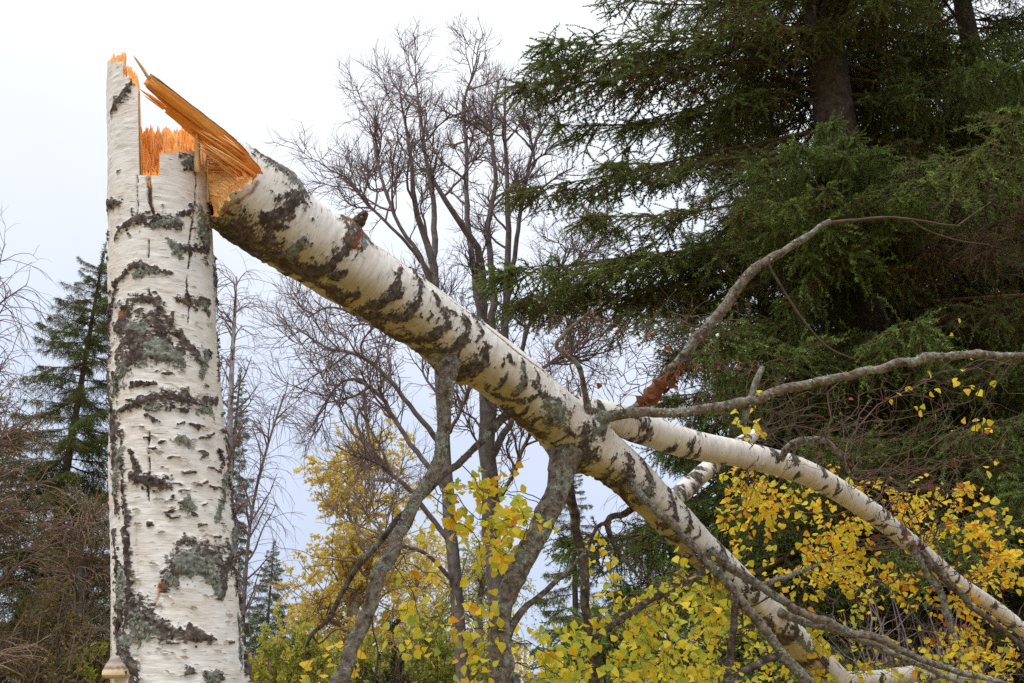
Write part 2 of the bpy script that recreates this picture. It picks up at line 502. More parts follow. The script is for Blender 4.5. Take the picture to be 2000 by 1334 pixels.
st_lich = [
    st_line((390, 408, 14), (400, 470, 20)), st_line((330, 470, 4), (350, 500, 9)), st_line((290, 680, 20), (330, 690, 16), (352, 700, 8)), st_line((240, 720, 14), (225, 760, 12)),
    st_line((300, 440, 5), (345, 436, 9)), st_line((262, 540, 6), (300, 530, 5)), st_line((392, 590, 6), (405, 612, 6)), st_line((400, 690, 9), (392, 735, 8)),
    st_line((390, 800, 7), (410, 800, 8)), st_line((235, 880, 8), (228, 960, 9)), st_line((362, 985, 12), (372, 986, 10)), st_line((425, 1010, 8), (440, 940, 9)),
    st_line((345, 1105, 14), (385, 1092, 18), (410, 1120, 18), (424, 1150, 12)), st_line((262, 1215, 18), (300, 1230, 16), (240, 1260, 12)), st_line((238, 1120, 9), (234, 1180, 9)),
    st_line((455, 1040, 8), (450, 1090, 10)), st_line((420, 1320, 8), (412, 1326, 7)), st_line((366, 318, 10), (372, 314, 8)), st_line((255, 640, 10), (285, 650, 12)),
    st_line((330, 1130, 8), (345, 1140, 6)), st_line((345, 860, 9), (365, 860, 8)), st_line((465, 1200, 5), (470, 1300, 5)), st_line((416, 520, 5), (418, 560, 5)), st_line((285, 800, 6), (310, 796, 6)),
]
# random short dashes (lenticels grown into bark warts) and marks round the back
for _ in range(150):
    z = RNG.uniform(0.3, 3.1); th = RNG.uniform(-math.pi, math.pi); dl = RNG.uniform(0.006, 0.03); w = RNG.uniform(0.0025, 0.006)
    st_dark.append([(th * 0.19, z, w), (th * 0.19 + dl, z + RNG.normal(0, 0.003), w)])
for _ in range(46):
    x, y = RNG.uniform(270, 440), RNG.uniform(800, 1080)
    st_dark.append(st_line((x, y, RNG.uniform(1.5, 3)), (x + RNG.uniform(6, 26), y + RNG.normal(0, 3), RNG.uniform(1.5, 3.4))))
for _ in range(26):
    z = RNG.uniform(0.2, 3.1); th = RNG.uniform(1.7, 4.5)
    if th > math.pi: th -= 2 * math.pi
    st_dark.append([(th * 0.19, z, 0.02), (th * 0.19 + RNG.uniform(-.06, .06), z + RNG.normal(0, .03), 0.025)])
for _ in range(10):
    z = RNG.uniform(0.2, 1.5); th = RNG.uniform(-1.2, 1.2)
    st_dark.append([(th * 0.19, z, 0.02), (th * 0.19 + RNG.uniform(-.06, .06), z + RNG.normal(0, .03), 0.025)])

def y2z(y, Y=SY): return float(PY(313, y, Y)[2])
def stump_height(X, Z, jag=1.0):
    """height of the break over the section; X across, Z away from the camera, both -1..1"""
    X = np.asarray(X, float); Z = np.asarray(Z, float)
    q = np.stack([X * 9, Z * 9, X * 0], -1)
    n1 = fbm(q, 3) - 0.5
    n2 = vnoise(q * 3.1) - 0.5
    y = 322 - 42 * n1 - 30 * n2                                     # hollow
    back = Z > 0.28 + 0.25 * n1
    y = np.where(back, 270 - 30 * n1 - 22 * n2 + 10 * np.abs(X), y)
    notch = (X < -0.02) & (Z < 0.05)
    y = np.where(notch, 341 - 8 * n1, y)
    rimr = np.hypot(X, Z)
    plate = (X >= -0.03 + 0.05 * n2) & (X < 0.68) & (Z < -0.12) & (rimr > 0.78)
    y = np.where(plate, 297 - 5 * n1 - 4 * X, y)
    edge = (X >= 0.68) & (Z < 0.25)
    y = np.where(edge, 322 + 70 * sstep(0.80, 1.0, X) + 6 * n1, y)
    y = np.where((X > 0.6) & (Z > -0.35 + .2 * n1) & (rimr < 0.93), 292 - 70 * n2 - 30 * n1, y)
    slab = X < -0.42 + 0.05 * n2
    y = np.where(slab, np.where(X < -0.69 + 0.04 * n1, 120 + 12 * n2, 148 + 18 * n2 + 18 * sstep(-.6, -.42, X)), y)
    Yp = SY + X * 0.16 * SRT[1] - Z * 0.16 * SFR[1]
    el = PITCH + np.arctan((667.0 - y) / FPX)
    return CAM[2] + Yp * np.tan(el)

def build_stump():
    base = (float(st_c(0.0)), SY, 0.0)
    t = thing("birch_stump", base, "tall white birch stump snapped off with a jagged orange break and lichen patches", "tree stump")
    K = 340
    th = np.linspace(-math.pi, math.pi, K, endpoint=False)
    zs = np.concatenate([np.linspace(-0.05, 1.35, 60, endpoint=False), np.linspace(1.35, y2z(112), 540)])
    H = stump_height(np.sin(th), -np.cos(th))
    Zg = np.minimum(zs[:, None], H[None, :])
    TH = np.broadcast_to(th, Zg.shape)
    Q = np.stack([np.sin(TH) * 0.17, -np.cos(TH) * 0.17, Zg], -1)
    U = TH * 0.19
    dark = mask_of(U, Zg, Q, st_dark)
    crack = np.clip(1.3 - np.min([seg_dist(U + (vnoise(Q * 40) - .5) * 0.007 + (fbm(Q * 11, 2) - .5) * .022, Zg, l) for l in st_crack], axis=0), 0, 1) * sstep(.30, .40, fbm(Q * [4, 4, 22], 3))
    lich = mask_of(U, Zg, Q, st_lich, 0.7, 60)
    rust = np.clip(mask_of(U, Zg, Q, st_rust) * 1.6 - 0.5, 0, 1)
    r = st_r(Zg)
    disp = (fbm(Q * 5, 3) - 0.5) * 0.012 + (fbm(Q * [30, 30, 90], 3) - 0.5) * 0.0035
    dk = sstep(0.25, 0.75, dark)
    disp = disp + dk * (0.0005 + 0.014 * fbm(Q * 48, 4, 0.65) ** 1.3)
    disp = disp + sstep(.45, .8, lich) * 0.008 * vnoise(Q * 170)
    disp = disp - sstep(0.1, 0.9, crack) * 0.012
    # a ridge with a fold on each flank at the bottom
    disp = disp + 0.012 * np.exp(-((TH - 1.35) / 0.14) ** 2) * sstep(1.9, 1.6, Zg) - 0.010 * np.exp(-((TH + 0.72) / 0.08) ** 2) * sstep(2.3, 1.9, Zg)
    r = r + disp
    V = np.stack([*st_xy(Zg, TH, r), Zg], -1)
    i = np.arange(len(zs) - 1)[:, None]; j = np.arange(K)[None]; j2 = (j + 1) % K
    live = (Zg[:-1] < H[None] - 1e-6) | (Zg[:-1, :][:, j2[0]] < H[None, j2[0]] - 1e-6)
    F = np.stack([i * K + j, i * K + j2, (i + 1) * K + j2, (i + 1) * K + j], -1)[live]
    # weld the collapsed tops
    idx = np.arange(Zg.size).reshape(Zg.shape)
    top = np.argmax(Zg >= H[None] - 1e-9, axis=0)
    rep = np.minimum(np.arange(len(zs))[:, None], top[None])
    idx = rep * K + np.arange(K)[None]
    F = idx.ravel()[F]
    quad = (F[:, 0] != F[:, 3]) & (F[:, 1] != F[:, 2])
    tri1 = F[~quad & (F[:, 0] == F[:, 3]) & (F[:, 1] != F[:, 2])][:, [0, 1, 2]]
    tri2 = F[~quad & (F[:, 1] == F[:, 2]) & (F[:, 0] != F[:, 3])][:, [0, 1, 3]]
    dark = np.maximum(dark, crack * 0.95)
    suv = Q.reshape(-1, 3)
    me = mesh_np("stump_bark", V.reshape(-1, 3), [F[quad], tri1, tri2],
                 dict(dark=dark.ravel(), lich=(lich * 1.0).ravel(), rust=rust.ravel(), alg_shade=np.zeros(dark.size), suv=suv))
    trunk = obj("trunk", me, M_BIRCH, t)
    # torn wood inside the break
    NR, KK = 54, 380
    rad = np.linspace(0.02, 0.95, NR); th2 = np.linspace(-math.pi, math.pi, KK, endpoint=False)
    RR, TT = np.meshgrid(rad, th2, indexing='ij')
    X, Z = np.sin(TT) * RR, -np.cos(TT) * RR
    Hh = stump_height(X / 0.95, Z / 0.95)
    spik = vnoise(np.stack([X * 34, Z * 34, X * 0], -1)) ** 3 * 0.045
    Hh = Hh - 0.004 + spik * (RR < 0.93)
    Hh = np.where(RR > 0.9, Hh - 0.004, Hh)
    rz = st_r(Hh) * 0.985
    V = np.stack([*st_xy(Hh, TT, RR * rz / 0.985), Hh], -1)
    i = np.arange(NR - 1)[:, None]; j = np.arange(KK)[None]; j2 = (j + 1) % KK
    F = np.stack([i * KK + j, i * KK + j2, (i + 1) * KK + j2, (i + 1) * KK + j], -1).reshape(-1, 4)
    # a skirt below the rim so that the shell reads thick
    rim = V[-1].copy(); low = rim.copy(); lz = np.minimum(rim[:, 2] - 0.05, y2z(352)); low[:, 2] = lz
    low[:, 0], low[:, 1] = st_xy(lz, th2, st_r(lz) * 0.92)
    Vw = np.concatenate([V.reshape(-1, 3), low])
    jj = np.arange(KK); b0 = (NR - 1) * KK; l0 = NR * KK
    F2 = np.stack([b0 + jj, b0 + (jj + 1) % KK, l0 + (jj + 1) % KK, l0 + jj], -1)
    suv = np.concatenate([V.reshape(-1, 3), low]); suv = suv - np.array([st_c(3.0), SY, 0])
    obj("torn_wood", mesh_np("stump_wood", Vw, [np.concatenate([F, F2])], dict(suv=suv), smooth=False), M_WOOD, t)
    return t, trunk, (V, dark, lich)
stump, stump_trunk, _ = build_stump()

def mat_pale():
    k = NT("pale_splinter"); s1 = k.noise(k.scale(k.coord(), (260, 260, 25)), 1.0, 4)
    return k.done(k.ramp(s1, [(0.3, (0.88, 0.55, 0.22)), (0.6, (0.94, 0.76, 0.47))]), 0.7, 0.2)
M_PALE = mat_pale()
def splinter(parent, a, b, w, curve=(0, 0, 0), tw=0.0, mat=None, flat=0.3, blunt=0.25):
    """one flat pointed wood splinter from a to b, bowed by curve"""
    a = np.asarray(a, float); b = np.asarray(b, float); n = 7
    t = np.linspace(0, 1, n)[:, None]
    P = a + (b - a) * t + np.asarray(curve) * (4 * t * (1 - t))
    T = unit(np.gradient(P, axis=0))
    view = unit(np.array([0.1, -1, -0.2]))
    A = unit(np.cross(T, view)); B = np.cross(T, A)
    ang = tw
    A2 = math.cos(ang) * A + math.sin(ang) * B; B2 = -math.sin(ang) * A + math.cos(ang) * B
    wd = w * np.interp(np.linspace(0, 1, n), [0, 0.5, 0.85, 1], [1, 0.85, 0.5, blunt * 0.2])[:, None]
    V = np.stack([P + A2 * wd, P + B2 * wd * flat, P - A2 * wd, P - B2 * wd * flat], 1).reshape(-1, 3)
    i = np.arange(n - 1)[:, None] * 4; j = np.arange(4)[None]; j2 = (j + 1) % 4
    F = np.stack([i + j, i + j2, i + 4 + j2, i + 4 + j], -1).reshape(-1, 4)
    F = np.concatenate([F, [[0, 3, 2, 1]], [[4 * n - 4, 4 * n - 3, 4 * n - 2, 4 * n - 1]]])
    return obj("splinter", mesh_np("splinter", V, F, smooth=False), mat or M_SPL, parent)

px = lambda x, y, Y: PY(x, y, SY + np.clip((x - 313) / 101.0, -1, 1) * 0.165 * SRT[1] + (Y - SY) * 0.94)
# standing splinters on the stump
for (x0, y0, x1, y1, w, Y) in [(386, 335, 385, 224, 5.0, 2.60), (383, 330, 381, 250, 3.0, 2.615), (390, 330, 391, 262, 3.2, 2.61), (399, 330, 412, 241, 2.6, 2.66),
                             (405, 385, 409, 262, 3.2, 2.68), (407, 395, 407, 300, 3.6, 2.66), (397, 330, 396, 268, 2.6, 2.68), (345, 300, 346, 246, 2.2, 2.80), (347, 300, 345, 262, 3, 2.79),
                             (282, 345, 276, 272, 3.5, 2.66), (285, 345, 290, 312, 3, 2.63), (300, 345, 288, 318, 2.6, 2.63), (296, 345, 306, 322, 2.6, 2.64), (308, 345, 298, 326, 2.4, 2.63),
                             (226, 126, 224, 112, 1.6, 2.72), (234, 124, 236, 114, 2.2, 2.72), (240, 126, 240, 118, 1.8, 2.71), (258, 152, 262, 144, 2.4, 2.70)]:
    splinter(stump, px(x0, y0, Y), px(x1, y1, Y), w * 1.25 * MPX, (RNG.normal(0, .003), 0, 0), RNG.uniform(-.4, .4), M_PALE if x0 > 380 else None)
for _ in range(46):      # a brush of short fibres on the back wall of the break
    x = RNG.uniform(276, 385); Y = RNG.uniform(2.76, 2.87); y = 292 - RNG.uniform(0, 12)
    splinter(stump, px(x, y + 14, Y), px(x + RNG.normal(0, 7), y - RNG.uniform(6, 34), Y - RNG.uniform(0, .03)), RNG.uniform(0.8, 2.2) * MPX, (RNG.normal(0, .004), 0, 0), RNG.uniform(-1, 1))
for _ in range(26):      # ragged fibres along the inner edge of the standing slab
    y = RNG.uniform(165, 335); x = np.interp(y, [150, 345], [263, 272])
    splinter(stump, px(x - 3, y + 10, 2.70), px(x + RNG.uniform(1, 7), y - RNG.uniform(4, 22), 2.69), RNG.uniform(0.8, 2.0) * MPX, (0, 0, 0), RNG.uniform(-1, 1))
# dark bark lip on the slab edge
mb = MB()
for _ in range(40):
    y = RNG.uniform(168, 340); x = np.interp(y, [150, 345], [262, 271]); c = px(x, y, 2.66 + RNG.uniform(-.01, .02))
    d = unit(RNG.normal(size=3) * [0.5, .5, 1]); s = RNG.uniform(.004, .010)
    e2 = unit(np.cross(d, RNG.normal(size=3)))
    mb.add(np.stack([c - d * s * 1.6, c + e2 * s * .6, c + d * s * 1.6, c - e2 * s * .6]), [[0, 1, 2, 3]])
k = NT("inner_bark"); M_INBARK = k.done(k.ramp(k.noise(k.coord(), 60), [(0.3, (0.08, 0.03, 0.02)), (0.7, (0.26, 0.11, 0.05))]), 0.9, 0.1)
obj("inner_bark", mb.mesh("inner_bark", False), M_INBARK, stump, kind="stuff")

def st_surf(th, z, out=0.0):
    r = st_r(z) + out
    x, y = st_xy(z, th, r)
    return np.array([float(x), float(y), z])
def flakes(lines, n, size, name, mat, parent, curl=0.4, outr=(0.002, 0.010), along=False):
    mb = MB()
    for _ in range(n):
        ln = lines[RNG.integers(len(lines))]; a, b = ln[0], ln[-1]
        if len(ln) > 2:
            q = RNG.integers(len(ln) - 1); a, b = ln[q], ln[q + 1]
        t = RNG.random(); w = a[2] + t * (b[2] - a[2])
        u = a[0] + t * (b[0] - a[0]) + RNG.normal(0, .45) * w; z = a[1] + t * (b[1] - a[1]) + RNG.normal(0, .45) * w
        th = u / 0.19
        if z > 3.05 or abs(th) > math.pi: continue
        c = st_surf(th, z, RNG.uniform(*outr)); nrm = np.array([math.sin(th) * SRT[0] + math.cos(th) * SFR[0], math.sin(th) * SRT[1] + math.cos(th) * SFR[1], 0])
        tg = np.array([-nrm[1], nrm[0], 0]); up = np.array([0, 0, 1.0])
        s = size * RNG.uniform(.5, 1.5); an = RNG.uniform(0, math.pi) if not along else RNG.normal(0, .25)
        e1 = math.cos(an) * tg + math.sin(an) * up; e2 = -math.sin(an) * tg + math.cos(an) * up
        lift = nrm * s * curl
        asp = 0.75 if not along else 0.3
        V = [c - e1 * s - nrm * .002, c - e2 * s * asp + lift * RNG.uniform(-.3, 1), c + e1 * s * .9 + lift * RNG.uniform(-.2, 1), c + e2 * s * asp + lift * RNG.uniform(0, 1.2), c]
        mb.add(np.array(V), [[0, 1, 4], [1, 2, 4], [2, 3, 4], [3, 0, 4]])
    if mb.n: obj(name, mb.mesh(name, False), mat, parent, kind="stuff")
M_LICH = mat_simple("foliose_lichen", (0.17, 0.18, 0.145), (0.46, 0.475, 0.41), 60)
M_FLAKE = mat_simple("dark_bark_flake", (0.03, 0.022, 0.02), (0.16, 0.12, 0.10), 60)
M_PEEL = mat_simple("white_bark_peel", (0.55, 0.48, 0.40), (0.78, 0.74, 0.68), 40)
big_dark = [l for l in st_dark[:34]]
flakes(st_lich, 1500, 0.0050, "lichen", M_LICH, stump, 0.7)
flakes(big_dark, 1300, 0.0060, "bark_flakes", M_FLAKE, stump, 0.6, (0.001, 0.009))
peels = [st_line((x, y, 3), (x + 14, y, 3)) for x, y in zip(RNG.uniform(250, 450, 90), RNG.uniform(560, 1330, 90))]
flakes(peels, 300, 0.009, "bark_peels", M_PEEL, stump, 0.5, (0.001, 0.003), True)

# bracket fungus on the stump
def build_fungus():
    th = -1.16
    z = PY(222, 1322, SY)[2]
    c = st_surf(th, z, -0.014)
    t = thing("bracket_fungus", tuple(c), "layered grey and cream bracket fungus growing on the side of the birch stump", "fungus")
    nrm = unit(np.array([-0.80, -0.60, 0])); tg = np.array([-nrm[1], nrm[0], 0])
    prof = [(0.0, 0.050), (0.026, 0.0495), (0.035, 0.0455), (0.039, 0.040), (0.0392, 0.038), (0.044, 0.030), (0.046, 0.027), (0.050, 0.020), (0.0505, 0.017), (0.055, 0.010), (0.056, 0.001), (0.054, -0.004), (0.046, -0.006), (0.003, -0.004)]
    # profile: (reach, height)
    A = np.linspace(-math.pi / 2, math.pi / 2, 28)
    V = []
    for (r, h) in prof:
        for a in A:
            wob = 1 + 0.05 * math.sin(5 * a + h * 60)
            V.append(c + nrm * (math.cos(a) * r * 0.95 * wob) + tg * (math.sin(a) * (r * 0.82) * wob) + np.array([0, 0, h]))
    m = len(A); F = [[i * m + j, i * m + j + 1, (i + 1) * m + j + 1, (i + 1) * m + j] for i in range(len(prof) - 1) for j in range(m - 1)]
    F = np.array(F); ncap = 9
    k = NT("fungus_cap"); zc = k.new("SeparateXYZ"); k.l.new(k.attr("suv", "Vector"), zc.inputs[0])
    c1 = k.ramp(k.math('ADD', zc.outputs[2], k.mr(k.noise(k.coord(), 90), .3, .7, -.06, .06)), [(0.0, (0.62, 0.44, 0.22)), (0.18, (0.70, 0.58, 0.40)), (0.30, (0.25, 0.17, 0.12)), (0.42, (0.50, 0.42, 0.36)), (0.6, (0.32, 0.25, 0.21)), (0.8, (0.46, 0.41, 0.38)), (1.0, (0.36, 0.31, 0.28))])
    mcap = k.done(c1, 0.8, 0.2)
    V = np.array(V); hh = np.repeat([p[1] for p in prof], m) / 0.058
    split = (len(prof) - 4) * (m - 1)
    v1 = int(F[:split].max()) + 1; obj("cap", mesh_np("cap", V[:v1], F[:split], dict(suv=np.stack([hh * 0, hh * 0, hh], -1)[:v1])), mcap, t)
    k = NT("fungus_pores"); mp = k.done(k.ramp(k.noise(k.coord(), 150), [(0.3, (0.48, 0.33, 0.17)), (0.7, (0.68, 0.52, 0.30))]), 0.8, .2)
    v0 = int(F[split:].min()); obj("pore_surface", mesh_np("pores", V[v0:], F[split:] - v0), mp, t)
build_fungus()

# ================================================================== the fallen top of the birch
# trunk line: photo x, y, width in pixels, distance along the view axis (it leans from the break to the ground beyond)
FT = [(440, 360, 172, 3.06), (528, 423, 165, 3.15), (640, 500, 148, 3.28), (764, 577, 133, 3.42), (870, 650, 124, 3.56), (968, 718, 116, 3.70), (1060, 795, 112, 3.84),
      (1120, 846, 108, 3.94), (1211, 914, 88, 4.06), (1290, 990, 76, 4.18), (1370, 1072, 70, 4.32), (1465, 1165, 68, 4.48), (1540, 1240, 62, 4.62), (1610, 1305, 56, 4.78),
      (1700, 1390, 48, 4.98), (1850, 1530, 40, 5.3), (2040, 1700, 30, 5.75), (2170, 1810, 20, 6.1)]
def px_path(rows, n):
    q = np.array([list(PD(x, y, d)) + [w / 2 / FPX * d] for (x, y, w, d) in rows])
    return spline(q, n)
class Limb:
    """bark tube with surface coordinates: s along, phi around (0 = towards the camera's side, 90 = upper edge)"""
    def __init__(s, rows, n):
        q = px_path(rows, n); s.P = q[:, :3]; s.R = q[:, 3]
        s.T = unit(np.gradient(s.P, axis=0))
        s.S = np.concatenate([[0], np.cumsum(np.linalg.norm(np.diff(s.P, axis=0), axis=1))])
        Vw = unit(CAM - s.P)
        s.U = unit(np.cross(s.T, Vw)); s.U *= np.sign(s.U[len(s.U) // 4, 2])
        s.Fv = np.cross(s.U, s.T); s.Fv *= np.sign((s.Fv * Vw).sum(1))[:, None]
        d = (s.P - CAM) @ FW
        s.px = np.stack([1000 + FPX * (s.P[:, 0]) / d, 667 - FPX * ((s.P - CAM) @ UP) / d], 1)
        s.d = d
    def at(s, sv):
        f = lambda A: np.stack([np.interp(sv, s.S, A[:, k]) for k in range(3)], -1)
        # straight continuation before the start (the torn tongue)
        P = f(s.P) + np.minimum(sv, 0)[..., None] * s.T[2]
        return P, np.interp(sv, s.S, s.R), f(s.T), f(s.U), f(s.Fv)
    def from_px(s, x, y):
        dd = np.hypot(s.px[:, 0] - x, s.px[:, 1] - y); i = int(np.argmin(dd)); i = min(max(i, 1), len(s.px) - 2)
        t = s.px[i + 1] - s.px[i - 1]; t = t / np.hypot(*t)
        v = np.array([x, y]) - s.px[i]
        sv = s.S[i] + (v @ t) * s.d[i] / FPX
        up = np.array([t[1], -t[0]])
        o = (v @ up) * s.d[i] / FPX / s.R[i]
        return math.asin(max(-0.98, min(0.98, o))), float(sv)
FTL = Limb(FT, 260)
RM = 0.115
def ft_line(*pts):
    out = []
    for (x, y, w) in pts:
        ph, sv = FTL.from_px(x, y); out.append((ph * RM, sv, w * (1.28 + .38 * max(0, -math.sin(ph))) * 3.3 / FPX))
    return out
ft_dark = [
    ft_line((512, 290, 12), (545, 330, 18), (578, 366, 13), (545, 384, 12), (505, 420, 13)), ft_line((530, 316, 12), (560, 345, 16)),
    ft_line((672, 418, 14), (705, 440, 16)), ft_line((690, 440, 14), (660, 464, 15), (625, 503, 12), (565, 512, 9)),
    ft_line((440, 440, 26), (470, 466, 28), (500, 490, 18)), ft_line((505, 450, 12), (512, 462, 11)), ft_line((542, 478, 7), (572, 448, 7)), ft_line((500, 412, 12), (525, 420, 10)),
    ft_line((530, 500, 11), (595, 528, 12)), ft_line((630, 526, 8), (655, 515, 5)), ft_line((640, 562, 8), (678, 562, 5)), ft_line((620, 548, 7), (660, 580, 9)),
    ft_line((764, 518, 5), (752, 558, 8), (722, 579, 9), (690, 590, 6)), ft_line((799, 524, 6), (797, 568, 9), (762, 606, 10), (712, 604, 10)), ft_line((690, 600, 9), (770, 655, 10)),
    ft_line((842, 588, 8), (850, 618, 9), (812, 646, 10), (775, 654, 8)), ft_line((884, 600, 5), (888, 632, 8), (858, 660, 8), (806, 678, 9)),
    ft_line((922, 655, 7), (918, 690, 12), (884, 708, 18), (862, 722, 18)), ft_line((912, 612, 8), (918, 640, 8)), ft_line((930, 600, 10), (940, 616, 7)),
    ft_line((835, 565, 5), (836, 580, 5)), ft_line((867, 595, 5), (868, 600, 5)), ft_line((974, 680, 5), (976, 692, 5)), ft_line((1000, 690, 4), (1004, 730, 6), (985, 750, 7)),
    ft_line((1042, 752, 8), (1062, 784, 22), (1050, 800, 16)), ft_line((950, 755, 5), (1000, 765, 6)), ft_line((980, 790, 10), (1040, 835, 12)), ft_line((1010, 758, 5), (1030, 745, 5)),
    ft_line((1140, 800, 14), (1166, 812, 18), (1150, 832, 13)), ft_line((1118, 820, 13), (1118, 870, 18), (1094, 912, 22)), ft_line((1065, 850, 6), (1085, 856, 5)), ft_line((1078, 815, 6), (1092, 825, 5)),
    ft_line((1212, 880, 8), (1208, 918, 11), (1178, 940, 10)), ft_line((1246, 895, 9), (1258, 930, 11), (1230, 965, 10)), ft_line((1195, 930, 8), (1220, 985, 9)),
    ft_line((1300, 950, 6), (1300, 990, 9), (1275, 1010, 8)), ft_line((1330, 985, 8), (1332, 1010, 8), (1310, 1040, 10)), ft_line((1402, 1060, 10), (1385, 1100, 16), (1360, 1120, 10)),
    ft_line((1440, 1100, 7), (1440, 1135, 10), (1420, 1150, 9)), ft_line((1470, 1130, 5), (1455, 1160, 8)), ft_line((1535, 1195, 9), (1530, 1220, 16), (1500, 1240, 16)), ft_line((1580, 1240, 7), (1570, 1270, 13), (1545, 1290, 14)),
    ft_line((1600, 1262, 6), (1592, 1290, 8)), ft_line((1480, 1190, 6), (1495, 1215, 9)),
]
for _ in range(260):
    sv = RNG.uniform(0, 6); ph = RNG.uniform(-1.5, 1.2); w = RNG.uniform(0.002, 0.006); dl = RNG.uniform(0.004, 0.022)
    ft_dark.append([(ph * RM, sv, w), (ph * RM + dl, sv + RNG.normal(0, .004), w)])
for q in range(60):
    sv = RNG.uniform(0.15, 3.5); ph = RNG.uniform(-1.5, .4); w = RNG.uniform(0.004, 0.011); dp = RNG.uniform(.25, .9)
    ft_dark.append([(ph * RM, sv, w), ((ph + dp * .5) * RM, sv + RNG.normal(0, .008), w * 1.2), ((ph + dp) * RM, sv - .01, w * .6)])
for q in range(70):
    sv = RNG.uniform(0.1, 7.5); ph = RNG.uniform(1.7, 4.5); ph = ph - 2 * math.pi if ph > math.pi else ph; w = RNG.uniform(0.008, 0.02)
    ft_dark.append([(ph * RM, sv, w), (ph * RM + RNG.uniform(.03, .09), sv + RNG.normal(0, .01), w)])
for q in range(40):
    sv = RNG.uniform(3.4, 8); ph = RNG.uniform(-1.5, 1.2); w = RNG.uniform(0.008, 0.018)
    ft_dark.append([(ph * RM, sv, w), (ph * RM + RNG.uniform(.03, .1), sv + RNG.normal(0, .01), w)])
ft_crack = [ft_line((719, 463, 2.2), (794, 519, 2.2), (850, 561, 2.0), (932, 624, 2.2), (1000, 681, 2.2), (1092, 748, 1.8))]
ft_rust = [ft_line((675, 430, 9), (704, 446, 9), (668, 466, 8)), ft_line((424, 398, 3), (486, 346, 3))]
ft_lich = [ft_line((545, 320, 10), (575, 360, 9)), ft_line((700, 460, 6), (690, 470, 7)), ft_line((540, 475, 6), (560, 455, 6)), ft_line((1060, 790, 18), (1050, 770, 10)), ft_line((1140, 830, 10), (1165, 815, 12)), ft_line((1240, 960, 10), (1255, 930, 8)), ft_line((1000, 700, 6), (990, 740, 5)), ft_line((1380, 1090, 8), (1395, 1070, 8)), ft_line((1540, 1230, 10), (1570, 1260, 10)), ft_line((860, 680, 8), (840, 690, 10))]

# where the shell of the fallen trunk begins, by angle (metres along the axis, negative = towards the stump)
_s0 = FTL.from_px(528, 423)[1]
_ph = np.radians([-180, -140, -100, -90, -60, -35, 0, 28, 44, 52, 66, 84, 90, 96, 118, 124, 140, 146, 180])
_al = np.array([-110, -100, -75, -70, -95, -106, -100, -84, -76, -100, -140, -190, -235, -318, -330, -275, -262, -170, -110]) * 3.15 / FPX + _s0
def ft_rim(ph):
    ph = np.asarray(ph, float)
    return np.interp(ph, _ph, _al) + (fbm(np.stack([np.cos(ph) * 9, np.sin(ph) * 9, ph * 0], -1), 3) - 0.5) * 0.05

def limb_bark(L, K, svals, s_start, dark_l, crack_l, rust_l, lich_l, rm, alg_shade=0.0, knob=1.0):
    ph = np.linspace(-math.pi, math.pi, K, endpoint=False)
    S = np.maximum(svals[:, None], s_start[None, :]); PH = np.broadcast_to(ph, S.shape)
    P, R, T, U, Fv = L.at(S)
    Q = np.stack([np.cos(PH) * rm, np.sin(PH) * rm, S], -1)
    uu = PH * rm
    dark = mask_of(uu, S, Q, dark_l, 0.6) if dark_l else np.zeros(S.shape)
    crack = np.clip(1.3 - np.min([seg_dist(uu + (vnoise(Q * 30) - .5) * .006, S, l) for l in crack_l], axis=0), 0, 1) if crack_l else np.zeros(S.shape)
    lich = mask_of(uu, S, Q, lich_l, 0.7, 60) if lich_l else np.zeros(S.shape)
    rust = np.clip(mask_of(uu, S, Q, rust_l) * 1.6 - 0.5, 0, 1) if rust_l else np.zeros(S.shape)
    disp = (fbm(Q * 6, 3) - .5) * 0.012 * knob + (fbm(Q * [30, 30, 80], 3) - .5) * 0.003
    disp = disp + sstep(.25, .75, dark) * (0.0005 + 0.013 * knob * fbm(Q * 50, 4, .65) ** 1.3) + sstep(.45, .8, lich) * 0.007 * vnoise(Q * 170) - sstep(.1, .9, crack) * 0.006
    return ph, S, PH, P, R, U, Fv, Q, dark, crack, lich, rust, disp

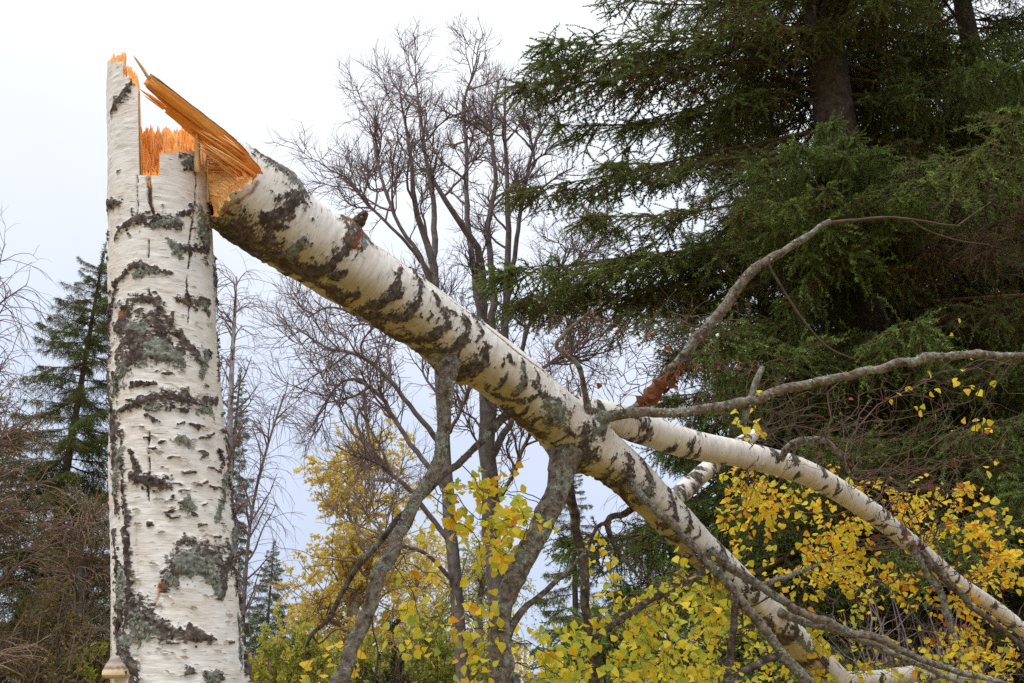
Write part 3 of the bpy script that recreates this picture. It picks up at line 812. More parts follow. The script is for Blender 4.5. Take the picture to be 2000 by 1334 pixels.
FB = {}
def build_fallen():
    base = tuple(PD(2170, 1810, 6.1) * [1, 1, 0])
    t = thing("fallen_birch", base, "snapped birch top with white bark and black bands leaning from the stump to the ground", "fallen tree")
    K = 250
    ph0 = np.linspace(-math.pi, math.pi, K, endpoint=False); rim = ft_rim(ph0)
    smin = rim.min(); smax = FTL.S[-1]
    sv = np.concatenate([np.linspace(smin, 0.1, 110, endpoint=False), np.linspace(0.1, 3.4, 520, endpoint=False), np.linspace(3.4, smax, 70)])
    ph, S, PH, P, R, U, Fv, Q, dark, crack, lich, rust, disp = limb_bark(FTL, K, sv, rim, ft_dark, ft_crack, ft_rust, ft_lich, RM)
    # the torn tongue thins out
    R = R + disp * np.clip(R / 0.08, 0.3, 1)
    # swellings at the joints
    for (x, y, amt, ln) in [(872, 722, .030, .07), (1095, 905, .035, .09), (1155, 812, .030, .08), (690, 428, .016, .05), (1062, 785, .014, .05), (550, 340, .014, .06), (1300, 1010, .012, .06), (1390, 1085, .014, .05), (1530, 1215, .016, .05)]:
        p_, s_ = FTL.from_px(x, y)
        R = R + amt * np.exp(-((S - s_) / ln) ** 2) * np.exp(-((PH - p_) / 0.75) ** 2)
    V = P + (np.sin(PH) * R)[..., None] * U + (np.cos(PH) * R)[..., None] * Fv
    n = len(sv); i = np.arange(n - 1)[:, None]; j = np.arange(K)[None]; j2 = (j + 1) % K
    first = np.argmax(sv[:, None] >= rim[None] - 1e-9, axis=0) - 1
    first = np.clip(first, 0, None)
    rep = np.maximum(np.arange(n)[:, None], first[None]); idx = rep * K + np.arange(K)[None]
    F = np.stack([i * K + j, i * K + j2, (i + 1) * K + j2, (i + 1) * K + j], -1).reshape(-1, 4)
    F = idx.ravel()[F]
    a, b, c, d = F.T
    quad = (a != d) & (b != c); t1 = (a == d) & (b != c); t2 = (b == c) & (a != d)
    alg_shade = sstep(0.30, -0.40, np.sin(PH) + .5 * (fbm(Q * 7, 3) - .5)) * (0.55 + 0.4 * fbm(Q * 8 + 9, 3)) * sstep(-.2, .3, np.cos(PH) + 0.6)  # olive algae stain plus shade painted into the trunk's underside
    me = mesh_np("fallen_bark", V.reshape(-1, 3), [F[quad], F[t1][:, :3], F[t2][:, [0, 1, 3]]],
                 dict(dark=np.maximum(dark, crack * .95).ravel(), lich=lich.ravel(), rust=rust.ravel(), alg_shade=alg_shade.ravel(), suv=Q.reshape(-1, 3)))
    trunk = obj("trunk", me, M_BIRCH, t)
    # torn wood in the end
    NR = 60; rad = np.linspace(0.02, 0.97, NR); RR, TT = np.meshgrid(rad, ph0, indexing='ij')
    rimg = np.broadcast_to(rim, RR.shape)
    q = np.stack([np.sin(TT) * RR * 11, np.cos(TT) * RR * 11, RR * 0], -1)
    n1 = fbm(q, 3) - .5; n2 = vnoise(q * 3) - .5
    inner = _s0 - (40 + 90 * np.clip(np.sin(TT) * RR, -0.5, 1)) * 3.15 / FPX + n1 * 0.10 + n2 * 0.06
    wall = sstep(0.66, 0.80, RR + 0.10 * n2)
    s_w = inner * (1 - wall) + (rimg + 0.004 + 0.012 * (n2 + .5)) * wall
    P, R, T, U, Fv = FTL.at(s_w)
    V = P + (np.sin(TT) * RR * R)[..., None] * U + (np.cos(TT) * RR * R)[..., None] * Fv
    i = np.arange(NR - 1)[:, None]
    F = np.stack([i * K + j, i * K + j2, (i + 1) * K + j2, (i + 1) * K + j], -1).reshape(-1, 4)
    # inside of the shell
    P2, R2, _, U2, F2v = FTL.at(np.full(K, _s0 + 0.02))
    low = P2 + (np.sin(ph0) * R2 * .93)[:, None] * U2 + (np.cos(ph0) * R2 * .93)[:, None] * F2v
    jj = np.arange(K); b0 = (NR - 1) * K; l0 = NR * K
    Fs = np.stack([b0 + jj, b0 + (jj + 1) % K, l0 + (jj + 1) % K, l0 + jj], -1)
    suv = np.concatenate([np.stack([np.sin(TT) * RR * .1, np.cos(TT) * RR * .1, s_w], -1).reshape(-1, 3), np.stack([np.sin(ph0) * .1, np.cos(ph0) * .1, np.full(K, _s0)], -1)])
    obj("torn_wood", mesh_np("fallen_wood", np.concatenate([V.reshape(-1, 3), low]), [np.concatenate([F, Fs])], dict(suv=suv), smooth=False), M_WOOD, t)
    return t, trunk
fallen, fallen_trunk = build_fallen()

# torn fibres: long strips along the fallen trunk's opening
def ft_pt(ph, al, rf):
    sv = np.array([_s0 + al * 3.15 / FPX]); P, R, T, U, Fv = FTL.at(sv)
    return P[0] + R[0] * rf * (math.sin(ph) * U[0] + math.cos(ph) * Fv[0])
for _ in range(84):
    ph = math.radians(RNG.uniform(38, 118)); rf = RNG.uniform(.35, .95)
    a1 = RNG.uniform(-70, -50); a2 = a1 - RNG.uniform(60, 150)
    splinter(fallen, ft_pt(ph, a1, rf), ft_pt(ph + RNG.normal(0, .06), a2, rf * RNG.uniform(.85, 1.0)), RNG.uniform(1.6, 4.2) * MPX, RNG.normal(0, .004, 3), RNG.uniform(-.8, .8))
# fan of fibres bridging stump and trunk
for q in range(96):
    f = q / 95.0
    y0 = 296 + 98 * f + RNG.normal(0, 3); x0 = 403 + 8 * f
    Y0 = 2.665 + RNG.uniform(-.02, .09)
    x1 = 488 - 60 * max(0, f - .25) + RNG.normal(0, 4); y1 = 342 + 26 * max(0, f - .3) + RNG.normal(0, 3)
    a = px(x0, y0, Y0); b = PY(x1, y1, 2.69 + RNG.uniform(-.01, .06))
    splinter(fallen, a, b, RNG.uniform(1.4, 3.8) * MPX, np.array([RNG.uniform(-.005, .01), 0, RNG.uniform(0.0, 0.020)]), RNG.uniform(-1, 1), blunt=2.0)
for _ in range(30):
    x1, y1 = RNG.uniform(425, 486), 0; y1 = np.interp(x1, [414, 441, 480, 495], [400, 369, 346, 341])
    splinter(fallen, PY(x1, y1 + 2, 2.64), PY(x1 - RNG.uniform(5, 20), y1 - RNG.uniform(-2, 16), 2.64), RNG.uniform(1, 2.4) * MPX, (0, 0, 0), RNG.uniform(-1, 1))
A_ = spline([px(400, 288, 2.69), px(403, 330, 2.665), px(408, 370, 2.65), px(414, 400, 2.645)], 40)
_pb = np.radians(np.linspace(50, -62, 14))
B_ = spline([ft_pt(p_, (float(ft_rim(p_)) - _s0) * FPX / 3.15 + 6, .985) for p_ in _pb], 40)
tt = np.linspace(0, 1, 24)[None, :, None]
sheet = A_[:, None] * (1 - tt) + B_[:, None] * tt + np.array([.012, .02, .012]) * (4 * tt * (1 - tt)) * np.linspace(1, .25, 40)[:, None, None]
ridge = (fbm(np.stack([np.arange(40)[:, None] * 1.3 + 0 * tt[..., 0], tt[..., 0] * 3 + 0 * np.arange(40)[:, None], np.zeros((40, 24))], -1), 3) - .5) * .018
sheet[..., 1] += ridge
ii = np.arange(39)[:, None] * 24 + np.arange(23)[None]
obj("fibre_fan", mesh_np("fibre_fan", sheet.reshape(-1, 3), np.stack([ii, ii + 1, ii + 25, ii + 24], -1).reshape(-1, 4),
    dict(suv=np.stack([np.arange(40)[:, None] * .006 + 0 * tt[..., 0], 0 * tt[..., 0] + np.zeros((40, 1)), tt[..., 0] * .1 + np.zeros((40, 1))], -1).reshape(-1, 3)), smooth=False), M_FAN, fallen, label="pale fan of stretched wood fibres")
# the needle-thin end of the tongue
splinter(fallen, ft_pt(math.radians(104), -318, .9), ft_pt(math.radians(100), -365, 1.1), 3.2 * MPX, (0, 0, 0.002))
for _ in range(12):
    ph = math.radians(RNG.uniform(94, 142)); a1 = -RNG.uniform(250, 310)
    splinter(fallen, ft_pt(ph, a1 + 40, .88), ft_pt(ph, a1 - RNG.uniform(0, 30), .86), RNG.uniform(1.5, 3.5) * MPX)

# ------------------------------------------------------------------ limbs of the fallen birch
BRANCH_PTS = []     # (points, radii, branch object) for twigs to grow from
def branch(rows, mat, parent=fallen, k=12, knob=0.14, name="branch", seg=0.022, label=None, birch=False, tip=None, stick=None):
    q0 = px_path(rows, 12); ln = np.linalg.norm(np.diff(q0[:, :3], axis=0), axis=1).sum()
    n = max(10, int(ln / seg)); q = px_path(rows, n); P, R = q[:, :3], q[:, 3].copy()
    s = np.linspace(0, ln, n); wig = np.stack([fbm(np.stack([s * 5 + 31 * a + rows[0][0], s * 0 + rows[0][1], s * 0], -1), 3) - .5 for a in range(3)], 1)
    wg2 = np.stack([fbm(np.stack([s * 16 + 57 * a + rows[0][1], s * 0 + rows[0][0], s * 0], -1), 2) - .5 for a in range(3)], 1)
    P = P + (wig * 1.5 + wg2 * 1.1) * np.clip(R, 0.003, 0.016)[:, None] * sstep(0, .08, s)[:, None]
    V, F = tubes(P[None], R[None], k)
    V = V.reshape(n, k, 3); C = P[:, None]
    amp = 1 + (fbm(V * 45, 3) - .5) * knob * 2.6 + (fbm(V * 12, 2) - .5) * knob * 1.4
    V = C + (V - C) * amp[..., None]
    # end caps
    V = np.concatenate([V.reshape(-1, 3), P[-1:] + unit(P[-1] - P[-2]) * R[-1] * .6, P[:1]])
    a = np.arange(k); last = (n - 1) * k
    F3 = np.concatenate([np.stack([last + a, last + (a + 1) % k, np.full(k, n * k)], -1), np.stack([(a + 1) % k, a, np.full(k, n * k + 1)], -1)])
    o = obj(name, mesh_np(name, V, [F, F3]), mat, parent, label=label)
    BRANCH_PTS.append((P, R, o))
    return o

def white_limb(rows, nseed, K=56, rm=0.04, name="limb", ndark=110):
    L = Limb(rows, 160); rng = np.random.default_rng(nseed)
    dl, ll = [], []
    for _ in range(ndark):
        sv = rng.uniform(0, L.S[-1]); ph = rng.uniform(-3.1, 2.4); w = rng.uniform(0.008, 0.019); dl.append([(ph * rm, sv, w), ((ph + rng.uniform(.3, 1.6)) * rm, sv + rng.normal(0, .008), w)])
    for _ in range(ndark):
        sv = rng.uniform(0, L.S[-1]); ph = rng.uniform(-3.1, 3.1); w = rng.uniform(0.0015, 0.004); dl.append([(ph * rm, sv, w), (ph * rm + .01, sv, w)])
    for _ in range(8):
        sv = rng.uniform(0, L.S[-1]); ph = rng.uniform(-3, 3); ll.append([(ph * rm, sv, .012), (ph * rm + .02, sv + .02, .012)])
    sv = np.linspace(0, L.S[-1], int(L.S[-1] / 0.008))
    ph, S, PH, P, R, U, Fv, Q, dark, crack, lich, rust, disp = limb_bark(L, K, sv, np.full(K, 0.0), dl, [], [], ll, rm, knob=0.5)
    R = R + disp * .6
    V = P + (np.sin(PH) * R)[..., None] * U + (np.cos(PH) * R)[..., None] * Fv
    n = len(sv); i = np.arange(n - 1)[:, None]; j = np.arange(K)[None]; j2 = (j + 1) % K
    F = np.stack([i * K + j, i * K + j2, (i + 1) * K + j2, (i + 1) * K + j], -1).reshape(-1, 4)
    alg_shade = sstep(-.1, -.8, np.sin(PH)) * .5  # same algae-and-shade tint along the limb's underside
    o = obj(name, mesh_np(name, V.reshape(-1, 3), F, dict(dark=dark.ravel(), lich=lich.ravel(), rust=rust.ravel(), alg_shade=alg_shade.ravel(), suv=Q.reshape(-1, 3))), M_BIRCH, fallen)
    BRANCH_PTS.append((L.P, L.R, o))
    return o

# second white stem and the pale stubs
limb_a = white_limb([(1120, 800, 56, 3.98), (1190, 815, 62, 4.05), (1260, 840, 62, 4.12), (1350, 868, 58, 4.22), (1450, 888, 52, 4.36), (1570, 922, 48, 4.55), (1680, 985, 42, 4.75), (1780, 1062, 36, 4.95),
                     (1860, 1132, 34, 5.12), (1930, 1178, 29, 5.28), (2000, 1232, 27, 5.45), (2100, 1320, 24, 5.7), (2230, 1450, 16, 6.1)], 5)
limb_j = white_limb([(1300, 990, 34, 4.22), (1340, 955, 36, 4.36), (1380, 918, 34, 4.5), (1425, 880, 30, 4.7), (1480, 845, 22, 4.95)], 6, 40, 0.035, ndark=70)
limb_z = white_limb([(1640, 1330, 34, 4.86), (1720, 1326, 34, 5.0), (1800, 1316, 32, 5.1), (1880, 1322, 28, 5.25), (1990, 1350, 22, 5.5)], 8, 40, 0.035, ndark=26)

br_b = branch([(1125, 815, 32.5, 3.90), (1170, 813, 25.1, 3.88), (1230, 808, 19.9, 3.87), (1330, 803, 19.2, 3.85), (1430, 790, 19.2, 3.84), (1540, 760, 18.4, 3.83), (1650, 735, 17.7, 3.82), (1760, 708, 17.0, 3.81), (1880, 693, 16.2, 3.80), (1960, 697, 13.3, 3.80), (2080, 690, 10.3, 3.8)], M_BR_LICH, k=14)
br_c = branch([(1215, 815, 24.3, 4.06), (1262, 778, 22.7, 4.02), (1315, 715, 21.0, 3.98), (1365, 655, 21.0, 3.96), (1415, 592, 20.2, 3.95), (1465, 540, 19.4, 3.95), (1500, 512, 17.8, 3.95), (1545, 478, 14.6, 3.96), (1590, 452, 12.1, 3.97), (1622, 434, 10.6, 3.98)], M_BR_LICH, k=14, knob=.2,
              label="upright broken branch with pale lichen")
branch([(1618, 436, 9, 3.98), (1680, 430, 6.5, 4.0), (1750, 426, 5, 4.02), (1820, 436, 4, 4.05), (1875, 442, 3, 4.08)], M_TWIG, br_c, 6, name="twig")
branch([(1870, 441, 3, 4.08), (1900, 420, 2.4, 4.1), (1935, 395, 2, 4.12)], M_TWIG, br_c, 5, name="twig")
branch([(1780, 430, 3.5, 4.03), (1810, 450, 3, 4.03), (1870, 470, 2.4, 4.05), (1930, 478, 2, 4.1)], M_TWIG, br_c, 5, name="twig")
branch([(1500, 512, 5, 3.95), (1510, 535, 5, 3.945), (1535, 575, 4.5, 3.93), (1575, 632, 4, 3.92), (1620, 680, 3.5, 3.9), (1680, 705, 2.5, 3.9)], M_TWIG, br_c, 5, name="twig")
branch([(1252, 798, 20, 4.02), (1272, 772, 33, 3.995), (1286, 752, 25, 3.985), (1303, 732, 22, 3.98), (1322, 710, 21, 3.975)], M_BR_RUST, br_c, 16, .45, name="torn_bark", label="rust brown torn bark at the foot of the branch")
# peeling rags of rust bark
mb = MB()
for _ in range(110):
    f = RNG.random(); c = PD(1245 + 75 * f + RNG.normal(0, 6), 805 - 90 * f + RNG.normal(0, 8), 3.97 + RNG.normal(0, .015))
    if f > .5: c = c + np.array([0.03, 0, -0.02]) * RNG.random()
    d1 = unit(RNG.normal(size=3)); d2 = unit(np.cross(d1, RNG.normal(size=3))); s = RNG.uniform(.008, .028)
    mb.add(np.stack([c - d1 * s, c + d2 * s * .5, c + d1 * s, c - d2 * s * .6]), [[0, 1, 2, 3]])
obj("bark_rags", mb.mesh("bark_rags", False), M_BR_RUST, br_c, kind="stuff")

br_d = branch([(880, 690, 45.6, 3.52), (876, 730, 35.0, 3.47), (874, 770, 28.9, 3.43), (868, 830, 25.1, 3.39), (855, 890, 24.3, 3.36), (830, 950, 25.1, 3.33), (795, 1020, 25.8, 3.28), (765, 1085, 28.9, 3.23), (735, 1150, 28.9, 3.17), (705, 1220, 28.9, 3.12), (680, 1285, 30.4, 3.07), (655, 1345, 31.9, 3.02), (600, 1480, 33.4, 2.95), (520, 1700, 30.4, 2.9), (470, 1830, 25.8, 2.9)], M_BR_LICH, k=16)
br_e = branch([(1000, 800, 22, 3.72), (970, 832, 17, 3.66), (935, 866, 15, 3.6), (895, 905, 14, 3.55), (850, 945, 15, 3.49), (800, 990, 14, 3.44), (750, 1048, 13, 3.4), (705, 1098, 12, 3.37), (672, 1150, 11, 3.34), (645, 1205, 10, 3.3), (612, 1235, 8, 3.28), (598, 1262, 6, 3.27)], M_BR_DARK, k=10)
branch([(700, 1102, 6, 3.37), (712, 1125, 6, 3.36), (735, 1115, 5, 3.35), (733, 1160, 5, 3.35), (727, 1220, 4, 3.34), (738, 1275, 3, 3.33), (730, 1340, 2, 3.33)], M_TWIG, br_e, 6, name="side_branch")
branch([(610, 1238, 5, 3.28), (624, 1258, 4, 3.27), (660, 1228, 3, 3.26), (690, 1240, 2.5, 3.26)], M_TWIG, br_e, 6, name="side_branch")
br_f = branch([(1105, 860, 79.2, 3.9), (1098, 905, 59.8, 3.84), (1085, 955, 47.5, 3.78), (1060, 1025, 44.0, 3.70), (1025, 1090, 42.2, 3.62), (1000, 1140, 40.5, 3.56), (980, 1200, 40.5, 3.50), (975, 1260, 45.8, 3.45), (980, 1300, 51.0, 3.42), (975, 1345, 38.7, 3.38), (960, 1500, 35.2, 3.3), (950, 1700, 31.7, 3.25), (945, 1800, 26.4, 3.22)], M_BR_LICH, k=18, knob=.16)
branch([(985, 1255, 18, 3.46), (1020, 1195, 13, 3.5), (1060, 1160, 11, 3.54), (1110, 1115, 8, 3.6), (1140, 1080, 6, 3.66)], M_BR_DARK, br_f, 8, name="side_branch")
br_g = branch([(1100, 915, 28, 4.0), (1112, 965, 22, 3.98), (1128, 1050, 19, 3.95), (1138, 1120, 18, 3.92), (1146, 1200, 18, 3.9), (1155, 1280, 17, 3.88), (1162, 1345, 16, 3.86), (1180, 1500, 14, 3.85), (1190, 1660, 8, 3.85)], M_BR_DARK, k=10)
br_h = branch([(1225, 935, 21.3, 3.98), (1270, 985, 16.4, 3.95), (1330, 1045, 16.4, 3.95), (1385, 1100, 17.2, 3.95), (1430, 1150, 18.0, 3.95), (1480, 1212, 18.9, 3.94), (1530, 1275, 20.5, 3.92), (1585, 1340, 22.1, 3.9), (1700, 1480, 19.7, 3.85), (1850, 1680, 13.1, 3.8)], M_BR_LICH, k=12)
br_i = branch([(1385, 1075, 21.6, 4.22), (1430, 1110, 18.0, 4.2), (1490, 1145, 16.2, 4.18), (1560, 1190, 16.2, 4.16), (1640, 1225, 15.3, 4.15), (1720, 1250, 14.4, 4.15), (1790, 1282, 12.6, 4.16), (1880, 1312, 10.8, 4.18), (1980, 1340, 8.1, 4.2), (2080, 1370, 5.4, 4.25)], M_BR_LICH, k=10)
br_i2 = branch([(1520, 1195, 19.8, 4.48), (1580, 1218, 15.3, 4.45), (1660, 1240, 14.4, 4.42), (1740, 1275, 12.6, 4.40), (1810, 1305, 11.7, 4.4), (1900, 1345, 9.0, 4.4), (2000, 1390, 6.3, 4.45)], M_BR_LICH, k=10)
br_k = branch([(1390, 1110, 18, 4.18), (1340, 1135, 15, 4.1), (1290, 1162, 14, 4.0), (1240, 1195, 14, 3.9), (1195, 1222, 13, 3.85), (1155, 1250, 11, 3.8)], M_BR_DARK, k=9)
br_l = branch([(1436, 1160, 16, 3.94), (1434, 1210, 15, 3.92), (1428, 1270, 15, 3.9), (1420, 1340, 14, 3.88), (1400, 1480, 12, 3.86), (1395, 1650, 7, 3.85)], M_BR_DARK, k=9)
br_n = branch([(1150, 805, 17, 3.86), (1140, 765, 12, 3.82), (1128, 715, 10, 3.80), (1100, 690, 11, 3.79), (1085, 672, 9, 3.78), (1115, 640, 7, 3.77), (1150, 610, 4, 3.76)], M_BR_LICH, k=8, knob=.25)
br_m = branch([(1520, 905, 15.0, 4.42), (1545, 872, 15.0, 4.38), (1575, 858, 15.0, 4.34), (1610, 858, 13.5, 4.33), (1635, 880, 10.5, 4.34), (1655, 912, 8.2, 4.36), (1672, 945, 6.8, 4.38)], M_BR_LICH, k=9, knob=.2)
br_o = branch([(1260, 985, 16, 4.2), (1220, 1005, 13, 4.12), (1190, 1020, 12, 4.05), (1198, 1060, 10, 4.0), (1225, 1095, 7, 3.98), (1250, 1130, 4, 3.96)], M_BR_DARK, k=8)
branch([(1192, 1020, 8, 4.05), (1165, 1030, 7, 4.0), (1150, 1075, 6, 3.97), (1148, 1120, 4, 3.95)], M_BR_DARK, br_o, 6, name="side_branch")
br_p = branch([(1770, 1052, 22, 4.92), (1805, 1105, 18, 4.88), (1840, 1160, 15, 4.85), (1850, 1210, 14, 4.82), (1870, 1262, 10, 4.8), (1900, 1320, 8, 4.78), (1930, 1420, 5, 4.75)], M_BR_LICH, k=9)
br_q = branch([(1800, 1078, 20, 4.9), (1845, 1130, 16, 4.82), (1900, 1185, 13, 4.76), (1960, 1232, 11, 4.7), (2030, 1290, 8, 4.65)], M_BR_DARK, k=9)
br_r = branch([(1450, 830, 14, 3.84), (1462, 790, 13, 3.86), (1475, 745, 12, 3.88), (1488, 716, 10, 3.9)], M_BR_LICH, k=8, knob=.25, label="short snapped stub")
br_s = branch([(1470, 1150, 12, 4.2), (1510, 1138, 11, 4.3), (1560, 1118, 9, 4.4), (1595, 1105, 6, 4.5)], M_BR_LICH, k=8)
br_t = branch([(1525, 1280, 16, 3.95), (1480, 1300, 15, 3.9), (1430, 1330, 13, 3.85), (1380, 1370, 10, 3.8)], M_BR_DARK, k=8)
# short snapped stub on the upper side of the trunk
branch([(690, 448, 26, 3.28), (704, 428, 22, 3.275), (712, 415, 14, 3.27)], M_BR_DARK, fallen, 12, .3, name="stub")

# ------------------------------------------------------------------ leafy twigs
def leaf_mesh(hue, fold, seed):
    r = np.random.default_rng(seed)
    w = [0, .34, .50, .44, .26, .10, 0]; y = [0, .10, .28, .50, .72, .9, 1.02]
    V, F = [], []
    for i, (a, b) in enumerate(zip(w, y)):
        a2 = a * r.uniform(.88, 1.1); dz = -0.16 * b * b + r.normal(0, .015)
        V += [(-a2, b, abs(a) * fold + dz), (0, b, dz), (a2, b, abs(a) * fold * r.uniform(.5, 1.3) + dz)]
    for i in range(len(w) - 1):
        o = 3 * i; F += [[o, o + 1, o + 4, o + 3], [o + 1, o + 2, o + 5, o + 4]]
    V = np.array(V, float)
    return V, np.array(F), np.clip(hue + r.normal(0, .02, len(V)), 0, 1)
LEAVES = []     # (position, matrix 3x3 scaled, hue, red)
TWIGS = []      # per branch index: list of (P,R)
def hang(rng, base, dirv, L, n, wig, trop):
    P = [np.array(base, float)]; d = unit(dirv)
    for _ in range(n - 1):
        d = unit(d + rng.normal(0, wig, 3) + [0, 0, trop]); P.append(P[-1] + d * L / (n - 1))
    return np.array(P)
def leaf_at(rng, p, dirv, size, hue, kind=0):
    y = unit(dirv + rng.normal(0, .55, 3)); zv = unit(np.array([0, -0.55, 0.75]) + rng.normal(0, .75, 3)); x = unit(np.cross(y, zv)); zv = np.cross(x, y)
    LEAVES.append((p, np.stack([x, y, zv], 1) * size, hue, kind))
TW = {}
def nearest_branch(p, rng):
    best = None
    for bi, (P, R, o) in enumerate(BRANCH_PTS):
        if o.name.startswith(("twig", "torn", "stub", "side")): continue
        d = np.linalg.norm(P - p, axis=1) + np.maximum(0, p[2] - P[:, 2]) * .3
        i = int(np.argmin(d)); v = d[i] * rng.uniform(.8, 1.5)
        if best is None or v < best[0]: best = (v, bi, i)
    return best
def leaf_zone(seed, x0, x1, y0, y1, d0, d1, n, hue, hs, dens=1.0, size=0.040, sprigs=3, mask=None, ln=0.20):
    rng = np.random.default_rng(seed)
    done = 0
    while done < n:
        x, y = rng.uniform(x0, x1), rng.uniform(y0, y1)
        if mask is not None and not mask(x, y): continue
        done += 1
        p = PD(x, y, rng.uniform(d0, d1))
        v, bi, i = nearest_branch(p, rng)
        P, R, o = BRANCH_PTS[bi]; a = P[i]; dd = np.linalg.norm(p - a)
        mid = (a + p) / 2 + rng.normal(0, .12 * dd, 3) + [0, 0, .10 * dd]
        t = np.linspace(0, 1, 9)[:, None]
        C = (1 - t) ** 2 * a + 2 * t * (1 - t) * mid + t * t * p
        C[1:] += rng.normal(0, .012, (8, 3)) * np.minimum(1, dd * 3)
        TW.setdefault(bi, []).append((C, np.linspace(min(.0042, .0016 + dd * .0022), .0014, 9)))
        for s in range(sprigs):
            j = rng.integers(5, 9); dv = unit(C[-1] - C[-3]) + rng.normal(0, .6, 3)
            H = hang(rng, C[j], dv, ln * rng.uniform(.5, 1.3), 9, .22, -.10)
            TW.setdefault(bi, []).append((H, np.linspace(.0012, .0006, 9)))
            for q in range(1, 9):
                if rng.random() < dens:
                    sd = rng.normal(0, 1, 3); pd = unit(H[min(q + 1, 8)] - H[q - 1] + sd * .05)
                    hv = float(np.clip(rng.normal(hue, hs), 0, 1))
                    dv = pd * .5 + unit(sd) + np.array([0, 0, -.45])
                    leaf_at(rng, H[q] + unit(dv) * .012, dv, size * rng.uniform(.6, 1.15), hv)
# patches as in the photograph
leaf_zone(21, 860, 1040, 945, 1085, 3.35, 3.75, 12, .42, .22, .9, size=.037)
leaf_zone(22, 800, 990, 1100, 1330, 3.2, 3.7, 9, .45, .24, .62, size=.036)
leaf_zone(23, 1030, 1420, 1120, 1340, 3.5, 4.3, 33, 0.32, 0.19, .95, sprigs=4, mask=lambda x, y: y > 1335 - (x - 880) * .42, size=0.035)
leaf_zone(24, 1130, 1330, 1040, 1200, 3.9, 4.5, 8, .42, .18, .85)
leaf_zone(25, 1250, 1700, 1180, 1345, 4.4, 5.3, 24, 0.36, 0.2, .95, sprigs=4, size=0.034)
leaf_zone(26, 1390, 1700, 930, 1120, 4.6, 5.6, 27, .58, 0.22, .95, sprigs=4, size=0.034)
leaf_zone(27, 1620, 2010, 960, 1160, 4.9, 6.0, 30, .62, 0.22, .95, sprigs=4, size=0.034)
leaf_zone(28, 1640, 2010, 1120, 1290, 4.8, 5.8, 18, .62, 0.22, .85, mask=lambda x, y: (x - 1740) ** 2 / 110 ** 2 + (y - 1220) ** 2 / 60 ** 2 > 1, size=0.034)
leaf_zone(29, 1810, 1990, 640, 920, 4.3, 5.0, 7, .62, .14, .38, sprigs=2, size=0.034)
leaf_zone(30, 560, 700, 1240, 1330, 3.2, 3.5, 3, .55, .2, .55, sprigs=2)
leaf_zone(31, 1420, 1480, 810, 870, 4.3, 4.6, 2, .5, .15, .6, sprigs=2)
leaf_zone(32, 980, 1030, 850, 960, 3.7, 3.8, 2, .72, .1, .6, sprigs=2)
leaf_zone(33, 1700, 2000, 1270, 1345, 4.2, 5.0, 9, .45, .2, .8, size=0.034)
leaf_zone(34, 1480, 1680, 1100, 1180, 5.0, 5.6, 4, .55, .2, .8)
leaf_zone(35, 1900, 2010, 930, 1080, 4.4, 5.0, 3, .6, .2, .6)
# bare curved twigs, some with a few withered red leaves
rngb = np.random.default_rng(77)
for (x0, x1, y0, y1, d0, d1, n, red) in [(1080, 1420, 620, 760, 3.8, 4.4, 40, .035), (1450, 2000, 740, 960, 3.9, 5.0, 64, .022), (1150, 1320, 1010, 1200, 3.9, 4.3, 8, 0), (600, 720, 1100, 1260, 3.2, 3.4, 7, 0), (1500, 1900, 1100, 1300, 4.3, 5.0, 16, .05), (1050, 1200, 600, 700, 3.7, 4.0, 8, .03), (1700, 2000, 1000, 1330, 4.5, 5.3, 16, .05)]:
    for _ in range(n):
        p = PD(rngb.uniform(x0, x1), rngb.uniform(y0, y1), rngb.uniform(d0, d1)); v, bi, i = nearest_branch(p, rngb)
        P, R, o = BRANCH_PTS[bi]; a = P[i]; dd = np.linalg.norm(p - a); t = np.linspace(0, 1, 11)[:, None]
        mid = (a + p) / 2 + rngb.normal(0, .22 * dd, 3); C = (1 - t) ** 2 * a + 2 * t * (1 - t) * mid + t * t * p
        C[1:] += rngb.normal(0, .012, (10, 3)); TW.setdefault(bi, []).append((C, np.linspace(.0030, .0010, 11)))
        for s in range(4):
            j = rngb.integers(3, 11); H = hang(rngb, C[j], unit(C[j] - C[j - 2]) + rngb.normal(0, .7, 3), rngb.uniform(.08, .3), 8, .25, -.03)
            TW[bi].append((H, np.linspace(.0014, .0007, 8)))
            for q in range(2, 8):
                if rngb.random() < red: leaf_at(rngb, H[q], rngb.normal(0, 1, 3) + [0, 0, -.5], 0.023 * rngb.uniform(.6, 1.2), rngb.random(), 1)

def emit_twigs():
    for bi, lst in TW.items():
        mb = MB()
        for M in set(len(P) for P, R in lst):
            sel = [(P, R) for P, R in lst if len(P) == M]
            mb.tubes(np.stack([p for p, r in sel]), np.stack([r for p, r in sel]), 4)
        obj("twigs", mb.mesh("twigs"), M_TWIG, BRANCH_PTS[bi][2], kind="stuff")
emit_twigs()
